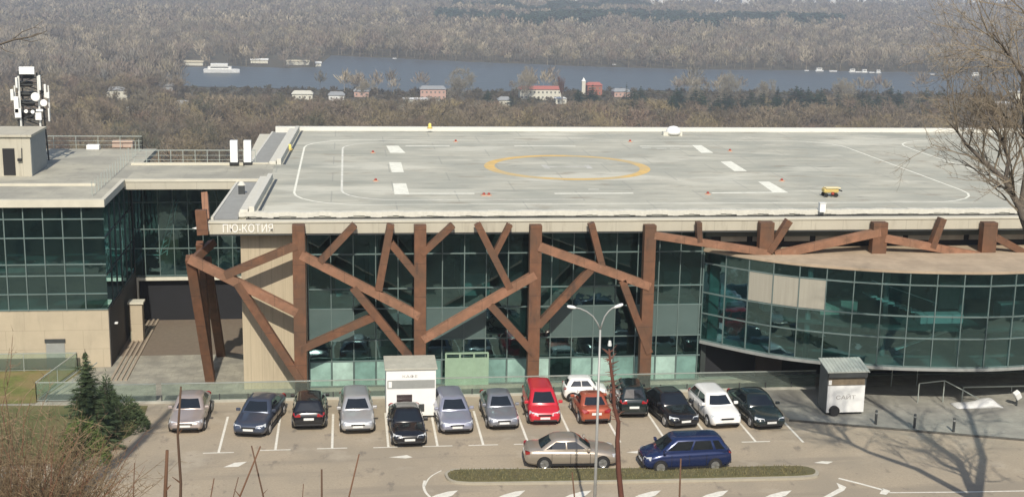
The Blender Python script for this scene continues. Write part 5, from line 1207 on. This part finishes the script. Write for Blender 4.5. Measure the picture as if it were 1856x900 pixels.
# tangled brown bush, lower left
def bush(cx, cy, cz, H_, R_, n, seed, m, label, name='bush', w_=.007, cols=None):
    rr = random.Random(seed); C = MB(); T = MB()
    for k in range(n):
        a = rr.uniform(0, 6.28); r_ = R_*rr.random()**.6*.5; p = Vector((r_*math.cos(a), r_*math.sin(a), 0)); d = Vector((math.cos(a)*.5+rr.uniform(-.4, .4), math.sin(a)*.5+rr.uniform(-.4, .4), 1.3)).normalized(); L = H_*rr.uniform(.5, 1.0)
        pts = [p]; cur = p
        for i in range(5): d = (d+Vector((rr.uniform(-1, 1), rr.uniform(-1, 1), rr.uniform(-.8, .5)))*.28).normalized(); cur = cur+d*L/5; pts.append(cur)
        (T if k < n*.2 else C).tube(pts, [w_*1.8, w_*1.6, w_*1.3, w_, w_*.8, w_*.4], 3, cap=False)
        for j in range(16):
            i = rr.randint(1, 4); q = pts[i].lerp(pts[i+1], rr.random()); v = (d*.3+Vector((rr.uniform(-1, 1), rr.uniform(-1, 1), rr.uniform(-.6, 1)))).normalized(); ln = rr.uniform(.15, .6)*H_*.28; s = v.orthogonal().normalized()*w_*.9
            q2 = q+v*ln*.5+Vector((rr.uniform(-.06, .06), rr.uniform(-.06, .06), rr.uniform(-.06, .06))); C.add([q-s, q+s, q2], [(0, 1, 2)]); C.add([q2-s*.6, q2+s*.6, q2+(v+Vector((rr.uniform(-.6, .6), rr.uniform(-.6, .6), rr.uniform(-.4, .6)))).normalized()*ln*.5], [(0, 1, 2)])
            if rr.random() < .25:
                s2 = Vector((rr.uniform(-1, 1), rr.uniform(-1, 1), rr.uniform(-1, 1))).normalized()*.025; C.add([q2, q2+s2, q2+s2.orthogonal().normalized()*.03], [(0, 1, 2)])
    r = empty(name, (cx, cy, cz), label, 'bush')
    T.build('stems', m[0], r); C.build('twigs', m[1], r); return r
M_b1 = wood_mat('bush_stems', [(.22, .10, .06), (.26, .15, .10)]); M_b2 = wood_mat('bush_twigs', [(.20, .13, .08), (.34, .25, .16), (.14, .10, .06), (.26, .19, .11)])
D = 24.0
for (px, py, H_, R_, n, sd, lab) in ((5, 735, 3.4, 1.8, 420, 1, 'tangled reddish brown bush filling the lower left corner'), (75, 800, 2.6, 1.35, 300, 2, 'lower brown bush right beside the corner bush'), (-20, 690, 3.4, 1.2, 100, 3, 'taller bare bush at the left edge above the brown tangle')):
    t_ = gy(px, py, D); bush(t_.x, D, t_.z-H_, H_, R_, n, sd, (M_b1, M_b2), lab)
    D += 1.2
p = gy(12, 590, 27); bush(p.x-.2, 27, p.z-4.0, 4.0, .7, 16, 9, (M_b1, M_b2), 'thin sapling with a few dry leaves at the left edge', w_=.009)
# red-brown shoots along the bottom
SH = [((303, 815), (300, 960), .035, 11, 'thick pale red stub at the bottom left'), ((328, 700), (322, 960), .022, 11, 'tall thin dark stalk crossing the rose silver sedan'), ((244, 838), (236, 960), .010, 11, 'thin shoot left of the thick red stub'), ((388, 866), (372, 960), .010, 9, 'short slanting shoot before the crossed shoots'),
 ((472, 808), (415, 960), .013, 9, 'right leaning arm of the two crossed shoots'), ((456, 807), (486, 960), .013, 9.2, 'left leaning arm of the two crossed shoots'), ((432, 864), (412, 940), .008, 9, 'small thin shoot under the crossed shoots'), ((583, 850), (580, 960), .016, 9, 'short upright shoot in the bottom centre left'), ((651, 822), (612, 960), .012, 9, 'bent slanting shoot right of the short upright one'), ((550, 876), (546, 960), .007, 9, 'tiny shoot left of the short upright one'),
 ((1037, 855), (1046, 960), .012, 9, 'forked dark shoot on the traffic island left of the lamp pole'), ((1234, 830), (1226, 960), .014, 9, 'pale red shoot in front of the blue minivan')]
M_sh = wood_mat('shoot_bark', [(.14, .075, .045), (.10, .065, .045), (.17, .09, .055)])
for (a, c_, r_, D, lab) in SH:
    A, Bt = gy(*a, D), gy(*c_, D); zg = hgt(Bt.x, D); dd = (Bt-A); k = (zg-.1-A.z)/dd.z if abs(dd.z) > .01 else 1; Bt = A+dd*max(1, k)
    V = empty('shoot', (Bt.x, D, Bt.z), lab, 'plant shoot', 0, 'bare shoots in the foreground'); pts = []
    rr = random.Random(int(a[0])); n = 9
    for i in range(n+1):
        t = i/n; q = Bt.lerp(A, t); pts.append(q-Bt+Vector((rr.uniform(-1, 1)*r_*1.3*(0 < i < n), 0, 0)))
    MB().tube(pts, [r_*(1.25-.85*i/n) for i in range(n+1)], 6).build('stem', M_sh, V, smooth=True)
    tw = MB()
    for i in range(3, n):
        q = pts[i]; tw.tube([q, q+Vector((rr.choice((-1, 1))*rr.uniform(.03, .07), rr.uniform(-.03, .03), rr.uniform(.02, .07)))], [r_*.4, r_*.1], 4)
    if 'forked' in lab:
        tw.tube([pts[-2], pts[-2]+Vector((-.09, 0, .12))], [r_*.6, r_*.2], 4); tw.tube([pts[-2], pts[-2]+Vector((.13, 0, .14))], [r_*.6, r_*.2], 4)
    tw.build('buds', M_sh, V)
# the dark reddish stalk in the middle
D = 12.0; V = empty('tall_stalk', (gy(1128, 940, D).x, D, 0), 'tall dark red stalk rising beside the street lamp', 'plant shoot'); pts = [gy(x, y, D) for x, y in ((1128, 1080), (1126, 960), (1126, 900), (1121, 850), (1119, 800), (1121, 765), (1113, 735), (1112, 700), (1107, 665), (1104, 632))]
part(V, 'stem', MB().tube(pts, [.034, .031, .028, .026, .023, .02, .019, .017, .014, .008], 6), mat('dark_red_bark', (.12, .045, .03), .9, var=.3, scale=8), smooth=True)
tw = MB(); rr = random.Random(4)
for i in range(60):
    k = rr.uniform(5, 8.9); q = pts[int(k)].lerp(pts[int(k)+1], k % 1); tw.tube([q, q+Vector((rr.choice((-1, 1))*rr.uniform(.02, .09), 0, rr.uniform(-.02, .09)))], [.006, .002], 3)
part(V, 'twigs', tw, mat('dark_red_twig', (.16, .07, .05), .9))
p = gy(1105, 626, D); part(V, 'tip', MB().tube([p, p+Vector((.0, 0, .05))], [.02, .012], 6), M_whited)

sp = []
for k in range(900):
    x, y = seedr.uniform(-35, 70), seedr.uniform(6, 45.5); H_ = seedr.uniform(.9, 2.3)
    if abs(x-.13*y) < .6*y+4 and y < 14: H_ *= .4
    sp.append((x, y, hgt(x, y)-.15, H_*1.3, H_, seedr.uniform(0, 6.28), seedr.random()))
merge_woods('hillside_scrub', sp, BT2, M_twig, 'bare scrub covering the slope below the viewpoint', 'scrub')
# ---- big bare trees beside the frame, whose shadows cross the lot
def guided_tree(name, label, trunk_pts, trunk_r, limbs, seed, m_b, m_t, levels=3, loc=None):
    rr = random.Random(seed); T = MB(); C = MB(); T.tube(trunk_pts, trunk_r, 10, cap=False)
    def grow(p, d, L, r, lv):
        n = 4; pts = [p]; cur = p; dd = d.copy(); rs = [r]
        for i in range(n):
            dd = (dd+Vector((rr.uniform(-1, 1), rr.uniform(-1, 1), rr.uniform(-1, 1)))*.22+Vector((0, 0, .05))).normalized(); cur = cur+dd*(L/n); pts.append(cur); rs.append(max(.004, r*(1-.6*(i+1)/n)))
        C.tube(pts, rs, 4 if lv < 2 else 3, cap=False)
        if lv >= levels:
            for k in range(9):
                i = rr.randint(0, n-1); q = pts[i].lerp(pts[i+1], rr.random()); v = (dd*.7+Vector((rr.uniform(-1, 1), rr.uniform(-1, 1), rr.uniform(-.5, 1)))*.9).normalized(); s = v.orthogonal().normalized()*.007; ln = rr.uniform(.12, .4)
                C.add([q-s, q+s, q+v*ln], [(0, 1, 2)])
            return
        for k in range(rr.choice((3, 4, 5))):
            t = rr.uniform(.2, 1); i = min(int(t*n), n-1); q = pts[i].lerp(pts[i+1], t*n-i); az = rr.uniform(0, 6.28); tl = rr.uniform(.4, .95); o1 = Matrix.Rotation(az, 3, dd) @ dd.orthogonal().normalized()
            grow(q, (dd*math.cos(tl)+o1*math.sin(tl)+Vector((0, 0, .12))).normalized(), L*rr.uniform(.5, .78), rs[i]*.6, lv+1)
    for pts, rs, nb, bl in limbs:
        pts = [Vector(p) for p in pts]; T.tube(pts, rs, 8, cap=False)
        for k in range(nb):
            t = rr.uniform(.15, 1); i = min(int(t*(len(pts)-1)), len(pts)-2); f = t*(len(pts)-1)-i; q = pts[i].lerp(pts[i+1], f); dd = (pts[i+1]-pts[i]).normalized(); az = rr.uniform(0, 6.28); tl = rr.uniform(.4, 1.0); o1 = Matrix.Rotation(az, 3, dd) @ dd.orthogonal().normalized()
            grow(q, (dd*math.cos(tl)+o1*math.sin(tl)).normalized(), bl*rr.uniform(.6, 1.1), min(.05, rs[i]*.4), 1)
    V = empty(name, tuple(trunk_pts[0]), label, 'tree'); part(V, 'trunk', T, m_b, smooth=True); part(V, 'crown', C, m_t); return V
M_bt = mat('big_tree_bark', (.125, .105, .085), .95, var=.3, scale=5, bump=.5); M_btw = mat('big_tree_twigs', (.21, .17, .12), .9, var=.3, scale=3)
Dy = 45.0
def q_(px, py, y=Dy): return gy(px, py, y)
base = (28.6, 44.5, 1.3); fork = (28.0, 44.8, 8.5)
guided_tree('bare_tree', 'large bare tree at the right edge reaching in over the helipad', [base, (28.5, 44.6, 4), (28.1, 44.7, 7), fork], [.42, .36, .32, .3], [
    ([fork, (26.6, 45, 12), q_(1870, 440), q_(1845, 370), q_(1820, 325), q_(1780, 290), q_(1752, 262), q_(1727, 228)], [.24, .19, .15, .13, .10, .08, .055, .025], 20, 2.5),
    ([q_(1822, 330), q_(1828, 290), q_(1815, 250), q_(1790, 215), q_(1770, 190, 45.5)], [.09, .07, .06, .05, .02], 14, 2.2),
    ([q_(1850, 380), q_(1862, 300), q_(1858, 220), q_(1855, 140), q_(1830, 100), q_(1800, 60)], [.12, .10, .09, .08, .06, .03], 30, 2.7),
    ([fork, (29.2, 46, 12), (28.2, 48, 17), (26.9, 49.5, 21.5)], [.26, .2, .14, .06], 22, 3.2),
    ([fork, (30.5, 45, 13), (32.5, 46, 18), (33.5, 47, 23)], [.24, .2, .14, .06], 16, 3.0),
    ([(28.9, 45.5, 11), (28.0, 42, 15), (27.5, 40, 19)], [.2, .13, .05], 10, 3.0)], 21, M_bt, M_btw)
bl_ = (-17.2, 41, 2.9)
guided_tree('bare_tree', 'bare tree at the left edge with one twig reaching into the top corner', [bl_, (-16.4, 41.5, 7), (-15.6, 42, 10)], [.42, .38, .34], [
    ([(-15.6, 42, 10), (-13.5, 42.6, 14), (-12.2, 43, 19), (-11.4, 43.2, 24.5)], [.38, .36, .30, .14], 12, 1.2),
    ([(-13.6, 42.7, 21), q_(-30, 90, 43), q_(25, 72, 43), q_(60, 66, 43), q_(85, 56, 43)], [.05, .04, .03, .02, .01], 0, .35),
    ([q_(18, 75, 43), q_(40, 58, 43), q_(62, 50, 43), q_(78, 38, 43)], [.02, .015, .01, .004], 0, .1), ([q_(35, 71, 43), q_(58, 76, 43), q_(80, 70, 43)], [.018, .01, .004], 0, .1), ([q_(-5, 82, 43), q_(10, 92, 43), q_(28, 98, 43)], [.02, .012, .004], 0, .1), ([q_(55, 66, 43), q_(70, 60, 43), q_(88, 64, 43)], [.014, .01, .004], 0, .1), ([q_(62, 50, 43), q_(75, 52, 43), q_(84, 46, 43)], [.01, .007, .003], 0, .1),
    ([(-15.6, 42, 10), (-17.0, 41.5, 15), (-17.9, 42, 20)], [.2, .16, .07], 12, 2.6),
    ([(-14.4, 42.5, 13.5), (-14.2, 43, 19), (-13.4, 44, 24)], [.18, .13, .05], 10, 2.2)], 22, M_bt, M_btw)
